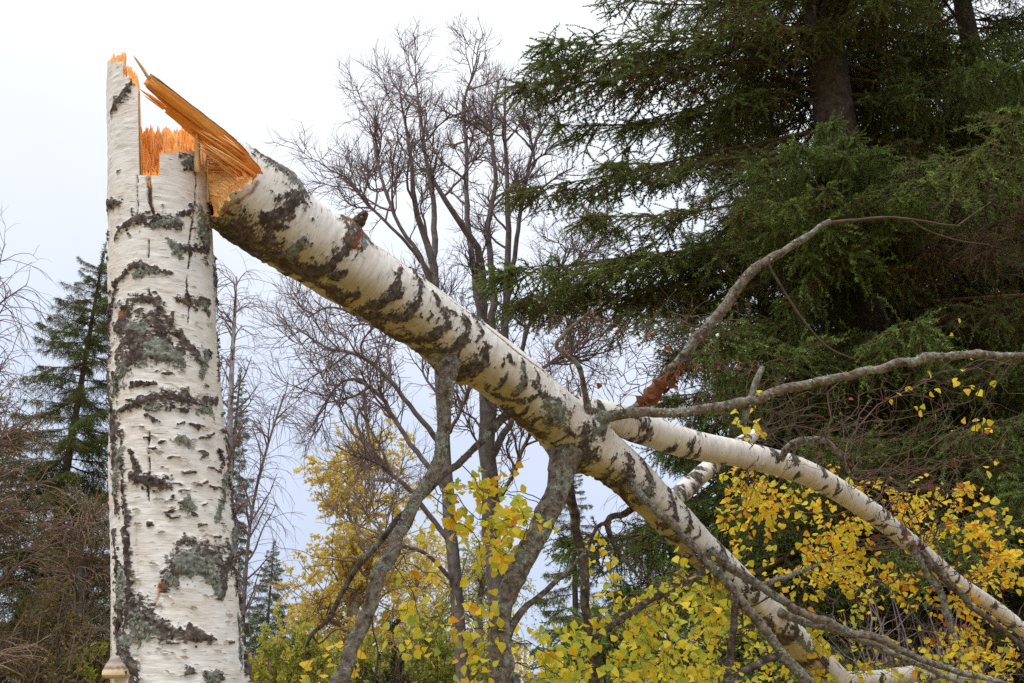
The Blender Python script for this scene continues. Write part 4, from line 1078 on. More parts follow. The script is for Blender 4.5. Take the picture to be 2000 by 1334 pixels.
# crusty lichen tufts along the older branches
for (P, R, o) in [b for b in BRANCH_PTS if b[2].data.materials[0] in (M_BR_LICH, M_BR_DARK)]:
    rl = np.random.default_rng(int(P[0, 0] * 1000) % 9973); mb = MB()
    n = int(len(P) * (9 if o.data.materials[0] == M_BR_LICH else 3)); i = rl.integers(0, len(P) - 1, n); T = unit(P[i + 1] - P[i]); v = rl.normal(size=(n, 3)); v[:, 2] += .4
    keep = fbm(P[i] * 9, 2) > .40; v = unit(v - (v * T).sum(1, keepdims=True) * T); c = P[i] + v * (R[i] * 1.0)[:, None] + T * rl.uniform(0, .02, n)[:, None]
    a = unit(rl.normal(size=(n, 3)) + v * .6); b = unit(np.cross(a, rl.normal(size=(n, 3)))); s_ = rl.uniform(.002, .0065, n)[:, None] * np.clip(R[i] / .015, .35, 1.2)[:, None]
    V = np.stack([c - a * s_, c + b * s_ * .7, c + a * s_, c - b * s_ * .7], 1)[keep].reshape(-1, 3)
    if len(V) < 8: continue
    mb.add(V, np.arange(len(V)).reshape(-1, 4)); obj("lichen", mb.mesh("lichen", False), M_LICH, o, kind="stuff")

def emit_leaves():
    protos = {}
    for kind, m in ((0, M_LEAF), (1, M_RED)):
        for h in range(10):
            for f in range(2):
                V, F, hu = leaf_mesh(h / 9.0, (.12, .34)[f], h * 7 + f + kind * 100)
                protos[(kind, h, f)] = (V, F, hu, None)
    d = np.array([depth(l[0]) for l in LEAVES])
    pxy = np.array([[1000 + FPX * l[0][0] / dd, 667 - FPX * ((l[0] - CAM) @ UP) / dd] for l, dd in zip(LEAVES, d)])
    size = np.array([np.linalg.norm(l[1][:, 1]) for l in LEAVES])
    vis = (pxy[:, 0] > 5) & (pxy[:, 0] < 1995) & (pxy[:, 1] > 5) & (pxy[:, 1] < 1330)
    face = np.array([abs(unit(l[1][:, 2]) @ unit(CAM - l[0])) for l in LEAVES])
    score = np.where(vis, size * (0.25 + face) / d, 0)
    order = np.argsort(-score)[:290]; single = set(order.tolist())
    bpts = [np.concatenate([c for c, r in TW[bi]]) for bi in TW]; bids = list(TW)
    mb = {0: MB(), 1: MB()}; meshes = {}
    for i, (p, Mx, hue, kind) in enumerate(LEAVES):
        key = (kind, int(round(hue * 9)), i % 2); V, F, hu, _ = protos[key]
        if i in single:
            if key not in meshes:
                meshes[key] = mesh_np("leaf", V, F, dict(hue=hu)); meshes[key].materials.append((M_LEAF, M_RED)[kind])
            b = bids[int(np.argmin([np.min(np.abs(q - p).sum(1)) for q in bpts]))]
            M4 = Matrix([[*Mx[0], p[0]], [*Mx[1], p[1]], [*Mx[2], p[2]], [0, 0, 0, 1]])
            obj("leaf", meshes[key], None, BRANCH_PTS[b][2], M4)
        else:
            mb[kind].add(V @ Mx.T + p, F, hue=hu)
    obj("foliage", mb[0].mesh("foliage"), M_LEAF, fallen, kind="stuff")
    obj("withered_foliage", mb[1].mesh("withered_foliage"), M_RED, fallen, kind="stuff")
    print("leaves", len(LEAVES))
emit_leaves()

# ================================================================== spruces
M_SPRUCE_BARK = mat_simple("spruce_bark", (0.045, 0.035, 0.032), (0.15, 0.115, 0.10), 14, 0.95, 0.8)
M_NEEDLE = mat_needles("spruce_needles", [(0.0, (0.20, 0.11, 0.06)), (0.20, (0.14, 0.115, 0.045)), (0.42, (0.125, 0.170, 0.050)), (0.75, (0.185, 0.275, 0.068)), (1.0, (0.28, 0.40, 0.10))], .3)
M_NEEDLE_BROWN = mat_needles("dry_spruce_needles", [(0.0, (0.17, 0.11, 0.075)), (0.4, (0.24, 0.155, 0.10)), (0.7, (0.19, 0.17, 0.08)), (1.0, (0.18, 0.22, 0.085))], .3)
def bough_mesh(seed, npair=24, wide=.42, curtain=.15, nl=2.6, brown=0.0, needle=.016, per=22):
    """one spruce bough of unit length along +X: drooping side sprays with needles"""
    rng = np.random.default_rng(seed); mb = MB()
    n = 14; x = np.linspace(0, 1, n)
    ax = np.stack([x, .03 * np.sin(x * 5 + rng.uniform(0, 6)), .10 * np.sin(x * math.pi) * rng.uniform(-.6, .6) + .06 * np.maximum(0, x - .7) ** 1.2 * 3], 1)
    mb.tubes(ax[None], (.012 * (1 - .88 * x))[None], 5, hue=0.02)
    S, D, Ln, tipv = [], [], [], []
    t = np.sort(rng.uniform(.10, .99, npair * 2)); side = np.where(np.arange(npair * 2) % 2, 1, -1)
    P0 = np.stack([np.interp(t, x, ax[:, k]) for k in range(3)], 1)
    ll = wide * (.25 + .75 * np.sin(np.clip(t * 1.05, 0, 1) ** .8 * math.pi) ** .7) * rng.uniform(.6, 1.15, len(t)) * (1 - .35 * t)
    ang = np.radians(rng.uniform(38, 70, len(t)))
    d = np.stack([np.cos(ang), side * np.sin(ang), rng.normal(-.12, .12, len(t))], 1)
    Q = np.zeros((len(t), 8, 3)); Q[:, 0] = P0
    for m in range(1, 8):
        d = unit(d + rng.normal(0, .10, d.shape) + np.array([.03, 0, -.11 if m < 5 else .04])); Q[:, m] = Q[:, m - 1] + d * (ll / 7)[:, None]
    mb.tubes(Q, (.0045 * np.linspace(1, .3, 8))[None] * np.ones((len(t), 1)), 3, hue=0.05)
    # sub-twigs, hanging
    W, WR = grow(np.concatenate([Q, spline(ax, 8)[None]]), np.full((len(t) + 1, 8), .004), 9, .12, 1.0, curtain, 55, 6, .14, -.16, .0022, rng, .25, flat=.5)
    up = rng.random(len(W)) < .12
    tipQ = Q[:, 3:]
    mb.tubes(W, WR, 3, hue=0.06)
    # needles
    def needles(P, cnt, hue0, hs):
        N, M, _ = P.shape
        par = np.repeat(np.arange(N), cnt); u = rng.uniform(.05, 1.0, len(par)); xx = u * (M - 1); i = np.minimum(xx.astype(int), M - 2); f = (xx - i)[:, None]
        p = P[par, i] * (1 - f) + P[par, i + 1] * f; T = unit(P[par, i + 1] - P[par, i])
        rn = rng.normal(size=p.shape); rn[:, 2] += .35; pr = unit(rn - (rn * T).sum(1, keepdims=True) * T)
        dd = unit(T * .75 + pr); ln = needle * rng.uniform(.7, 1.3, len(p))[:, None]
        wv = unit(np.cross(dd, rng.normal(size=p.shape))) * (needle * .17)
        V = np.stack([p - wv, p + wv, p + dd * ln], 1).reshape(-1, 3)
        F = np.arange(len(V)).reshape(-1, 3)
        rad = np.hypot(p[:, 1], 0) * 0
        tw = rng.normal(hue0, hs, N)[par] + .30 * (u - .5) + .22 * (p[:, 0] - .5)
        mb.add(V, F, hue=np.repeat(np.clip(tw - brown, 0, 1), 3))
    needles(W, per, .46, .2); needles(Q, per * 2, .52, .2); needles(spline(ax[6:], 10)[None], per * 4, .6, .1)
    me = mb.mesh("bough", False)
    return me
def with_mats(me, *ms):
    for m in ms: me.materials.append(m)
    return me
BOUGH = [with_mats(bough_mesh(100 + q, needle=.0110, per=52, curtain=.13), M_NEEDLE) for q in range(4)]
BOUGH_THIN = [with_mats(bough_mesh(140 + q, npair=15, wide=.34, per=34, needle=.013), M_NEEDLE) for q in range(3)]
BOUGH_BROWN = [with_mats(bough_mesh(160 + q, npair=18, wide=.36, curtain=.17, per=26, needle=.011), M_NEEDLE_BROWN) for q in range(3)]
BOUGH_FAR = [with_mats(bough_mesh(180 + q, npair=10, wide=.5, curtain=.18, per=14, needle=.036), M_NEEDLE) for q in range(3)]

def bough(parent, base, tip, rng, protos, wscale=1.0, roll=0.25):
    base = np.asarray(base, float); tip = np.asarray(tip, float); L = np.linalg.norm(tip - base)
    x = (tip - base) / L; z = np.array([0, 0, 1.0]) + rng.normal(0, roll, 3); y = unit(np.cross(z, x)); z = np.cross(x, y)
    s = wscale
    M = Matrix([[x[0] * L, y[0] * L * s, z[0] * L * s, base[0]], [x[1] * L, y[1] * L * s, z[1] * L * s, base[1]], [x[2] * L, y[2] * L * s, z[2] * L * s, base[2]], [0, 0, 0, 1]])
    return obj("bough", protos[rng.integers(len(protos))], None, parent, M)
def trunk_mesh(P, R, k=14, rough=.10):
    V, F = tubes(P[None], R[None], k); n = len(P)
    V = V.reshape(n, k, 3); C = P[:, None]; amp = 1 + (fbm(V * 7, 3) - .5) * rough * 2
    return mesh_np("trunk", (C + (V - C) * amp[..., None]).reshape(-1, 3), F)
def spruce(seed, base, H, r0, prof, protos, step, label, skip=None, low=1.2, droop=.22, extra=(), group=None, wscale=1.0, lean=(0, 0), name="spruce_tree", dead=0, exscale=1.0):
    rng = np.random.default_rng(seed); base = np.asarray(base, float)
    t = thing(name, tuple(base), label, "tree", group)
    n = 40; f = np.linspace(0, 1, n); P = base + np.stack([f * lean[0] * H, f * lean[1] * H, f * H], 1)
    R = r0 * (1 - f) ** .9 + .012; R[:3] *= [1.35, 1.15, 1.05]
    obj("trunk", trunk_mesh(P, R), M_SPRUCE_BARK, t)
    h = low; az = rng.uniform(0, 6.28)
    while h < H - .25:
        az += 2.399 + rng.normal(0, .25); L = prof(h / H) * rng.uniform(.75, 1.15)
        d = np.array([math.cos(az), math.sin(az), 0])
        b = base + np.array([lean[0] * h, lean[1] * h, h]); fr = h / H
        tip = b + d * L + np.array([0, 0, L * (-droop + .75 * max(0, fr - .55)) + rng.normal(0, .06) * L])
        if not (skip and skip(d, h, tip)): bough(t, b, tip, rng, protos if (rng.random() > dead or h < 5.0) else BOUGH_BROWN, wscale)
        h += step * (1.0 if fr < .8 else .6) * rng.uniform(.7, 1.3)
    tip = base + np.array([lean[0] * H, lean[1] * H, H])
    bough(t, tip - np.array([0, 0, .9 * prof(.85) + .3]), tip + np.array([.01, 0, .15]), rng, protos, .5)
    for (b, tp) in extra: bough(t, b, tp, rng, protos, exscale)
    return t
# the great spruce: its trunk shows bare between the boughs
gb = PY(1772, 1334, 11.0); gb[2] = 0
def gtrunk(z): return np.array([gb[0], gb[1], z])
ex = []
for (x, y, Y, lift) in [(1180, 5, 10.6, .5), (1060, 95, 10.2, .9), (1050, 130, 10.8, .6), (1012, 175, 10.4, 1.0), (1090, 260, 10.9, .8), (1150, 435, 10.0, .9), (1030, 385, 11.2, .9), (990, 545, 10.3, .9), (1005, 610, 10.8, 1.0), (1190, 330, 10.2, .7),
                        (1230, 250, 11.6, .5), (1270, 640, 10.0, .6), (1330, 700, 10.3, .6), (1180, 520, 11.3, .7), (1250, 120, 11.5, .3), (1300, 30, 11.2, .2), (1240, 590, 10.9, .7), (1310, 790, 10.2, .5), (1100, 570, 10.9, .9)]:
    tp = PY(x, y, Y); ex.append((gtrunk(tp[2] + lift), tp))
for (x, y, Y, lift) in [(1480, 330, 8.8, .8), (1560, 300, 8.6, .8), (1640, 310, 8.5, .8), (1720, 300, 8.7, .8), (1800, 330, 8.6, .8), (1600, 380, 8.3, .9), (1690, 390, 8.3, .9), (1530, 410, 8.4, .9), (1620, 250, 8.8, .7), (1770, 400, 8.3, .9), (1450, 420, 8.8, .8), (1660, 280, 8.7, .7)]:
    tp = PY(x, y, Y); ex.append((gtrunk(tp[2] + lift * .6), tp))
def gskip(d, h, tip):
    to_cam = unit(np.array([-gb[0], -gb[1], 0]))
    if 7.3 < h < 9.5 and d @ to_cam > .3: return True
    dd = depth(tip); xp = 1000 + FPX * tip[0] / dd; yp = 667 - FPX * ((tip - CAM) @ UP) / dd
    return xp < 1290 and yp < 1000 and yp > -60      # that flank is set bough by bough
great = spruce(301, gb, 21.0, .40, lambda f: 3.9 * (1 - f) ** .75 + .3, BOUGH, .080, "great dark green spruce with drooping boughs and a thick trunk", gskip, 1.3, .24, ex, dead=.07, exscale=.62)
# bare dead branches round the visible stretch of trunk
rng = np.random.default_rng(5)
for (x0, y0, x1, y1, r) in [(1580, 100, 1440, 88, .035), (1585, 115, 1430, 112, .03), (1590, 75, 1490, 20, .03), (1600, 185, 1520, 130, .022), (1595, 190, 1500, 165, .02), (1655, 140, 1800, 155, .028), (1650, 190, 1820, 160, .03), (1655, 170, 1740, 175, .02), (1650, 110, 1740, 70, .025)]:
    a = gtrunk(PY(x0, y0, 11)[2]); b = PY(x1, y1, 10.6); P = spline(np.stack([a, (a + b) / 2 + [0, 0, -.1], b]), 12); P[2:] += rng.normal(0, .015, (10, 3))
    V, F = tubes(P[None], (r * np.linspace(1, .4, 12))[None], 7); obj("dead_branch", mesh_np("dead_branch", V, F), M_SPRUCE_BARK, great)
def at_ground(x, Y):
    p = PY(x, 1334, Y); p[2] = 0; return p
spruce(302, at_ground(2130, 13.0), 19.0, .30, lambda f: 3.4 * (1 - f) ** .75 + .3, BOUGH, .12, "dense spruce standing beside the great spruce", None, .9, .26, dead=.06)
spruce(303, at_ground(1560, 15.5), 12.5, .22, lambda f: 2.5 * (1 - f) ** .7 + .25, BOUGH, .13, "shorter spruce growing behind the great spruce trunk", None, .8, .25, dead=.06)
spruce(304, at_ground(1890, 18.0), 15.0, .24, lambda f: 2.9 * (1 - f) ** .7 + .25, BOUGH, .15, "spruce standing between the great spruce and its dense neighbour", None, .8, .25, dead=.08)
# spruce behind the stump
lb = PY(150, 880, 17.0); topp = PY(203, 492, 17.0)
lbase = at_ground(100, 17.0); Hs = topp[2]
spruce(305, (topp[0] - .15, 17.0, 0), Hs, .12, lambda f: 1.85 * (1 - f) ** .62 + .18, BOUGH + BOUGH_THIN, .055, "slim open spruce standing behind the birch stump", None, 1.2, .14, lean=(.015, 0), dead=.10)
# small far spruces
def far_spruce(seed, x, ytop, Y, w, label, step=.2, protos=BOUGH_FAR, name="spruce_tree"):
    tp = PY(x, ytop, Y); H = tp[2]
    return spruce(seed, (tp[0], Y, 0), H, .02 * H * .8, lambda f: w * (1 - f) ** .8 + .12, protos, step, label, None, .8, .2, wscale=1.1, name=name)
far_spruce(306, 470, 728, 30, 1.3, "narrow spruce just behind the slender white-stemmed birch", .075)
far_spruce(307, 535, 1064, 46, 2.0, "small grey-green spruce standing alone beside the golden tree", .085)
far_spruce(308, 1118, 905, 24, 1.5, "thin brownish spruce glimpsed under the leaning birch trunk", .085, BOUGH_BROWN + BOUGH_FAR)

# ================================================================== bare and autumn trees behind
M_BARE = mat_simple("grey_brown_bark", (0.11, 0.09, 0.085), (0.30, 0.255, 0.235), 9, 0.95, 0.5)
M_BARE_TWIG = mat_simple("purple_brown_twigs", (0.15, 0.11, 0.11), (0.30, 0.225, 0.22), 3)
M_PALE_TRUNK = mat_simple("far_birch_bark", (0.16, 0.14, 0.13), (0.62, 0.59, 0.56), 5, 0.9)
M_BROWN_TWIG = mat_simple("brown_twigs", (0.19, 0.125, 0.095), (0.38, 0.26, 0.20), 3)
def ystem(rows, Y, n=22, wf=1.0):
    q = np.array([list(PY(x, y, Y + dy)) + [wf * w / 2 / FPX * depth(PY(x, y, Y + dy))] for (x, y, w, dy) in rows])
    return spline(q, n)
def rooted(q):
    """carry a stem straight down to the ground"""
    p = q[0].copy(); n = 6; low = np.repeat(p[None], n, 0); low[:, 2] = np.linspace(-.05, p[2], n + 1)[:-1]; low[:, 3] = p[3] * np.linspace(1.25, 1.02, n)
    return np.concatenate([low, q])
def bare_tree(seed, name, label, Y, stems, limbs, twigs=(10, 8, 7), L=(1.22, .58, .30), trop=.085, wig=.17, mat=M_BARE, tmat=M_BARE_TWIG, tw_r=.0030, group=None):
    rng = np.random.default_rng(seed)
    qs = [ystem(r, Y, wf=.80) for r in stems]; low = int(np.argmin([q[0, 2] for q in qs])); qs[low] = rooted(qs[low])
    b = qs[low][0, :3].copy(); b[2] = 0
    t = thing(name, tuple(b), label, "tree", group)
    allP, allR = [], []
    def add(q, nm):
        P, R = q[:, :3].copy(), q[:, 3]; P[1:-1] += rng.normal(0, .22, P[1:-1].shape) * np.clip(R[1:-1], .01, .08)[:, None]
        V, F = tubes(P[None], R[None], 9); obj(nm, mesh_np(nm, V, F), mat, t)
        z = spline(np.concatenate([P, R[:, None]], 1), 20); allP.append(z[:, :3]); allR.append(z[:, 3])
    for i, q in enumerate(qs): add(q, "trunk" if i == low else "stem")
    for r in limbs: add(ystem(r, Y, wf=.72), "limb")
    P = np.stack(allP); R = np.stack(allR)
    # branches grow where a stem is already thinner
    A, AR = grow(P, R, twigs[0], .42, .99, L[0], 48, 9, wig, trop, .022, rng, .35, .4, rmin=.008)
    keep = A[:, 0, 2] > 2.2; A, AR = A[keep], AR[keep]
    Bq, BR = grow(np.concatenate([A, spline_batch(P, 9)]), np.concatenate([AR, R[:, np.linspace(0, 19, 9).astype(int)]]), twigs[1], .3, 1.0, L[1], 45, 7, wig * 1.1, trop, .010, rng, .3, .45, rmin=.0055)
    Cq, CR = grow(Bq, BR, twigs[2], .2, 1.0, L[2], 45, 5, wig * 1.1, trop, .006, rng, .2, .5, rmin=tw_r * .9)
    mb = MB(); mb.tubes(A, AR, 5); mb.tubes(Bq, BR, 4); mb.tubes(Cq, CR, 3)
    obj("twigs", mb.mesh("twigs"), tmat, t, kind="stuff")
    return t
def spline_batch(P, n): return P[:, np.linspace(0, P.shape[1] - 1, n).astype(int)]

bare_tree(401, "bare_tree", "bare many-stemmed tree with gnarled grey limbs reaching over the stump side", 13.0,
    [[(905, 1334, 34, 0), (885, 1100, 32, 0), (872, 900, 30, 0), (858, 700, 27, 0), (848, 545, 22, 0), (833, 475, 17, 0), (808, 382, 13, -.2), (805, 303, 9, -.3), (792, 250, 6, -.4), (780, 170, 3, -.5)],
     [(850, 560, 18, 0), (848, 480, 16, .3), (847, 405, 13, .4), (838, 340, 10, .5), (820, 220, 6, .6), (812, 150, 3, .6)],
     [(852, 640, 14, 0), (830, 520, 12, -.4), (780, 440, 9, -.6), (740, 330, 7, -.7), (735, 240, 4, -.8), (750, 190, 2, -.8)]],
    [[(868, 880, 17, 0), (800, 790, 13, -.3), (740, 720, 11, -.4), (690, 690, 9, -.5), (640, 680, 6, -.5), (580, 640, 4, -.5)],
     [(875, 960, 16, 0), (790, 850, 13, .3), (740, 770, 11, .4), (680, 740, 8, .5), (640, 780, 6, .5), (610, 830, 4, .5)],
     [(880, 1060, 16, 0), (800, 960, 13, -.2), (740, 900, 11, -.3), (700, 840, 9, -.3), (690, 800, 6, -.3), (650, 770, 4, -.3)],
     [(856, 690, 12, 0), (800, 640, 10, .2), (730, 630, 8, .3), (650, 600, 6, .3), (600, 620, 4, .3)],
     [(846, 540, 11, 0), (790, 470, 9, -.4), (720, 400, 7, -.5), (680, 350, 5, -.6), (640, 330, 3, -.6)],
     [(870, 860, 12, 0), (900, 800, 9, -.5), (925, 740, 7, -.6), (915, 690, 5, -.6)],
     [(890, 1140, 13, 0), (830, 1080, 10, -.5), (770, 1060, 7, -.6), (720, 1010, 5, -.6), (690, 960, 3, -.6)]])
bare_tree(402, "bare_tree", "taller bare tree of several upright stems rising between spruce and leaning trunk", 14.2,
    [[(985, 1334, 46, 0), (968, 1150, 44, 0), (956, 950, 42, 0), (950, 800, 40, 0), (945, 640, 28, 0), (940, 508, 20, 0), (907, 447, 16, -.3), (861, 378, 12, -.5), (835, 320, 8, -.6), (820, 260, 4, -.7)],
     [(944, 640, 18, 0), (925, 520, 15, .3), (912, 424, 13, .4), (912, 322, 10, .5), (907, 196, 7, .6), (928, 140, 4, .6), (938, 100, 2.5, .6)],
     [(952, 700, 22, 0), (963, 591, 18, -.2), (954, 452, 14, -.3), (968, 359, 11, -.4), (958, 243, 7, -.5), (962, 180, 3, -.5)],
     [(958, 820, 26, 0), (980, 700, 22, .2), (988, 615, 19, .3), (991, 475, 15, .3), (991, 359, 11, .4), (986, 243, 7, .4), (988, 150, 3, .4)],
     [(990, 600, 13, .2), (1005, 498, 12, 0), (1019, 405, 10, -.2), (1042, 289, 7, -.3), (1068, 225, 3, -.3)],
     [(955, 900, 20, 0), (1000, 820, 16, .4), (1012, 740, 13, .5), (1030, 640, 10, .6), (1080, 560, 7, .7), (1110, 480, 4, .8)]],
    [[(960, 1000, 14, 0), (1000, 930, 11, -.4), (1030, 860, 9, -.5), (1080, 800, 6, -.6)],
     [(948, 740, 13, 0), (900, 690, 10, -.4), (860, 620, 7, -.5), (800, 590, 4, -.5)],
     [(985, 640, 11, .2), (1030, 580, 9, .1), (1080, 590, 7, 0), (1120, 540, 5, -.1), (1140, 470, 3, -.1)],
     [(1000, 780, 12, .4), (1060, 720, 10, .4), (1110, 690, 7, .4), (1150, 650, 4, .4)]], twigs=(11, 8, 7))

def weeping(seed, name, label, Y, rows, nb, Lb, nt, Lt, mat=M_PALE_TRUNK, tmat=M_BARE_TWIG, group=None, tr=.006, t0=.25, leaf=None, trop=-.22):
    """slender tree with arching limbs and long hanging twigs"""
    rng = np.random.default_rng(seed); q = rooted(ystem(rows, Y, 24)); b = q[0, :3].copy(); b[2] = 0
    t = thing(name, tuple(b), label, "tree", group)
    P, R = q[:, :3], q[:, 3]; V, F = tubes(P[None], R[None], 8); obj("trunk", mesh_np("trunk", V, F), mat, t)
    z = spline(q, 20); P, R = z[None, :, :3], z[None, :, 3]
    A, AR = grow(P, R, nb, t0, .98, Lb, 42, 9, .12, .0, .03, rng, .55, .3, rmin=.012)
    Bq, BR = grow(A, AR, nt, .2, 1.0, Lt, 50, 7, .13, trop, .010, rng, .2, .5, rmin=tr)
    mb = MB(); mb.tubes(A, AR, 4); mb.tubes(Bq, BR, 3)
    Cq, CR = grow(Bq, BR, 2, .3, 1.0, Lt * .5, 30, 5, .13, trop, .006, rng, .2, .6, rmin=tr * .8); mb.tubes(Cq, CR, 3)
    obj("twigs", mb.mesh("twigs"), tmat, t, kind="stuff")
    if leaf:
        m, cnt, size, h0, hs = leaf; allq = np.concatenate([Bq[:, 2:7], Cq])
        obj("crown", leaf_cloud(rng, allq, cnt, size, h0, hs), m, t, kind="stuff")
    return t
def leaf_cloud(rng, Q, cnt, size, h0, hs):
    N, M, _ = Q.shape; par = np.repeat(np.arange(N), cnt); x = rng.uniform(0, M - 1.001, len(par)); i = x.astype(int); f = (x - i)[:, None]
    p = Q[par, i] * (1 - f) + Q[par, i + 1] * f + rng.normal(0, size * .7, (len(par), 3))
    a = unit(rng.normal(size=p.shape)); b = unit(np.cross(a, rng.normal(size=p.shape))); s = size * rng.uniform(.6, 1.3, len(p))[:, None]
    V = np.stack([p - a * s, p + b * s * .55, p + a * s, p - b * s * .55], 1).reshape(-1, 3)
    h = np.clip(rng.normal(h0, hs, N)[par] + rng.normal(0, hs * .6, len(par)), 0, 1)
    mb = MB(); mb.add(V, np.arange(len(V)).reshape(-1, 4), hue=np.repeat(h, 4)); return mb.mesh("crown", False)
M_GOLD_TWIG = mat_simple('golden_twigs', (0.22, 0.15, 0.06), (0.40, 0.28, 0.11), 3)
M_GOLD = mat_leaf("golden_leaves", [(0, (0.60, 0.48, 0.12)), (.5, (0.82, 0.67, 0.18)), (1, (0.90, 0.77, 0.27))], .5)
M_LIME = mat_leaf("yellow_green_leaves", [(0, (0.20, 0.25, 0.045)), (.5, (0.45, 0.46, 0.075)), (1, (0.72, 0.62, 0.11))], .48)
M_OLIVE = mat_leaf("olive_leaves", [(0, (0.05, 0.07, 0.02)), (.5, (0.15, 0.135, 0.04)), (1, (0.30, 0.22, 0.06))], .25)

weeping(501, "birch_tree", "slender white-stemmed bare birch with hanging twigs close to the stump", 24, [(452, 1334, 16, 0), (450, 1100, 15, 0), (448, 900, 12, 0), (452, 740, 10, 0), (458, 620, 7, 0), (462, 540, 3, 0)], 34, 1.5, 8, 1.0, t0=.35, tr=.0032)
weeping(502, "birch_tree", "bare weeping birch with thin purple twigs beside the narrow spruce", 26, [(470, 1334, 9, 0), (478, 1150, 8, 0), (492, 1000, 6, 0), (520, 880, 5, 0), (555, 770, 3, 0)], 26, 2.2, 8, 1.4, mat=M_BARE, t0=.35, tr=.0032)
weeping(503, "birch_tree", "bare drooping birch at the outer side of the slim spruce", 18, [(-90, 1334, 26, 0), (-70, 1000, 22, 0), (-50, 800, 16, 0), (-20, 640, 9, 0), (0, 540, 4, 0)], 30, 2.2, 10, 1.3, t0=.35, tr=.003)
weeping(504, "larch_tree", "brown twiggy drooping tree in front of the slim spruce", 11.5, [(-60, 1334, 26, 0), (-50, 1180, 24, 0), (-40, 1040, 18, 0), (-30, 900, 10, 0), (-20, 800, 4, 0)], 50, 1.1, 16, .5, mat=M_BARE, tmat=M_BROWN_TWIG, t0=.15, tr=.0018, trop=-.09, leaf=(M_OLIVE, 7, .013, .7, .2))
weeping(505, "larch_tree", "brown feathery tree standing close against the birch stump", 13, [(150, 1334, 26, 0), (150, 1240, 22, 0), (155, 1150, 16, 0), (160, 1080, 8, 0), (160, 1020, 4, 0)], 44, 1.1, 15, .5, mat=M_BARE, tmat=M_BROWN_TWIG, t0=.1, tr=.0018, trop=-.09, leaf=(M_OLIVE, 7, .014, .6, .2))
weeping(506, "golden_tree", "golden yellow autumn tree with a tall pointed crown", 30, [(690, 1334, 26, 0), (690, 1200, 22, 0), (692, 1080, 14, 0), (695, 980, 8, 0), (698, 915, 4, 0)], 80, 3.4, 11, .9, t0=.05, tr=.0026, trop=-.1, tmat=M_GOLD_TWIG, leaf=(M_GOLD, 27, .044, .55, .22))
weeping(507, "birch_tree", "yellow leaved birch half hidden behind the gnarled bare tree", 34, [(800, 1334, 24, 0), (805, 1250, 20, 0), (810, 1150, 12, 0), (815, 1080, 5, 0)], 44, 2.4, 10, .9, t0=.05, tr=.0028, trop=-.1, tmat=M_GOLD_TWIG, leaf=(M_GOLD, 22, .036, .42, .22))
weeping(508, "birch_tree", "yellowish weeping birch beside the cream house", 28, [(935, 1334, 22, 0), (935, 1240, 18, 0), (938, 1150, 10, 0), (940, 1080, 4, 0)], 40, 1.6, 11, 1.3, t0=.05, leaf=(M_LIME, 10, .045, .6, .2))
weeping(509, "birch_tree", "far purple-grey bare birch seen between trunk and leaves", 32, [(1280, 1334, 22, 0), (1275, 1200, 18, 0), (1270, 1090, 10, 0), (1268, 1000, 4, 0)], 50, 2.6, 12, 1.0, mat=M_BARE, t0=.1)
weeping(510, "birch_tree", "far bare grey birch behind the short white stub", 34, [(1400, 1334, 22, 0), (1400, 1200, 18, 0), (1395, 1090, 10, 0), (1395, 1010, 4, 0)], 50, 2.6, 12, 1.0, mat=M_BARE, t0=.1)

def bush(seed, name, label, x, ytop, Y, w, mat, cnt, size, h0, hs, n=46, group=None, twig=M_BROWN_TWIG):
    rng = np.random.default_rng(seed); b = at_ground(x, Y); H = PY(x, ytop, Y)[2]
    t = thing(name, tuple(b), label, "shrub", group)
    az = rng.uniform(0, 6.28, n); sp = rng.uniform(0, 1, n) ** .6
    end = b + np.stack([np.cos(az) * w * sp, np.sin(az) * w * sp * .8, H * (1 - .45 * sp ** 2) * rng.uniform(.8, 1.02, n)], 1)
    st = b + np.stack([np.cos(az) * .15, np.sin(az) * .15, 0 * az], 1)
    f = np.linspace(0, 1, 9)[None, :, None]; P = st[:, None] * (1 - f) + end[:, None] * f; P[:, 1:] += rng.normal(0, .04, P[:, 1:].shape)
    R = np.linspace(.018, .005, 9)[None] * np.ones((n, 1))
    A, AR = grow(P, R, 9, .15, 1, .5 * w ** .5, 45, 7, .15, .02, .006, rng, .3, .5, rmin=.004)
    mb = MB(); mb.tubes(P, R, 4); mb.tubes(A, AR, 3); obj("stems", mb.mesh("stems"), twig, t, kind="stuff")
    if cnt: obj("crown", leaf_cloud(rng, A, cnt, size, h0, hs), mat, t, kind="stuff")
    return t
bush(601, "shrub", "yellow-green autumn shrub beside the stump foot", 560, 1205, 16, 1.0, M_LIME, 42, .034, .55, .22, n=80)
bush(602, "shrub", "green and yellow shrub under the golden tree", 690, 1215, 17, 1.1, M_LIME, 42, .034, .5, .22, n=80)
bush(603, "shrub", "olive green shrub behind the lichen branches", 840, 1205, 18, 1.2, M_LIME, 42, .034, .35, .2, n=80)
bush(604, "juniper", "dark green columnar juniper among the yellow shrubs", 765, 1215, 14, .28, M_OLIVE, 60, .022, .2, .15, n=40)
bush(605, "shrub", "brown and ochre thicket below the brown twiggy tree", 60, 1130, 12, 1.3, M_OLIVE, 22, .026, .6, .25)
bush(606, "shrub", "ochre shrub below the slim spruce", 190, 1180, 13, 1.0, M_LIME, 42, .034, .45, .25)
bush(607, "shrub", "leafless purple-brown thicket under the great spruce", 1790, 1120, 8.2, 1.1, None, 0, 0, 0, 0, n=60, twig=M_BARE_TWIG)
bush(608, "shrub", "bare brown thicket next to the second white stem", 1960, 1090, 8.6, 1.2, None, 0, 0, 0, 0, n=34, twig=M_BROWN_TWIG)
bush(609, "shrub", "low green shrub between the cream house and the leaning trunk", 1180, 1190, 20, 1.3, M_LIME, 42, .034, .45, .2)
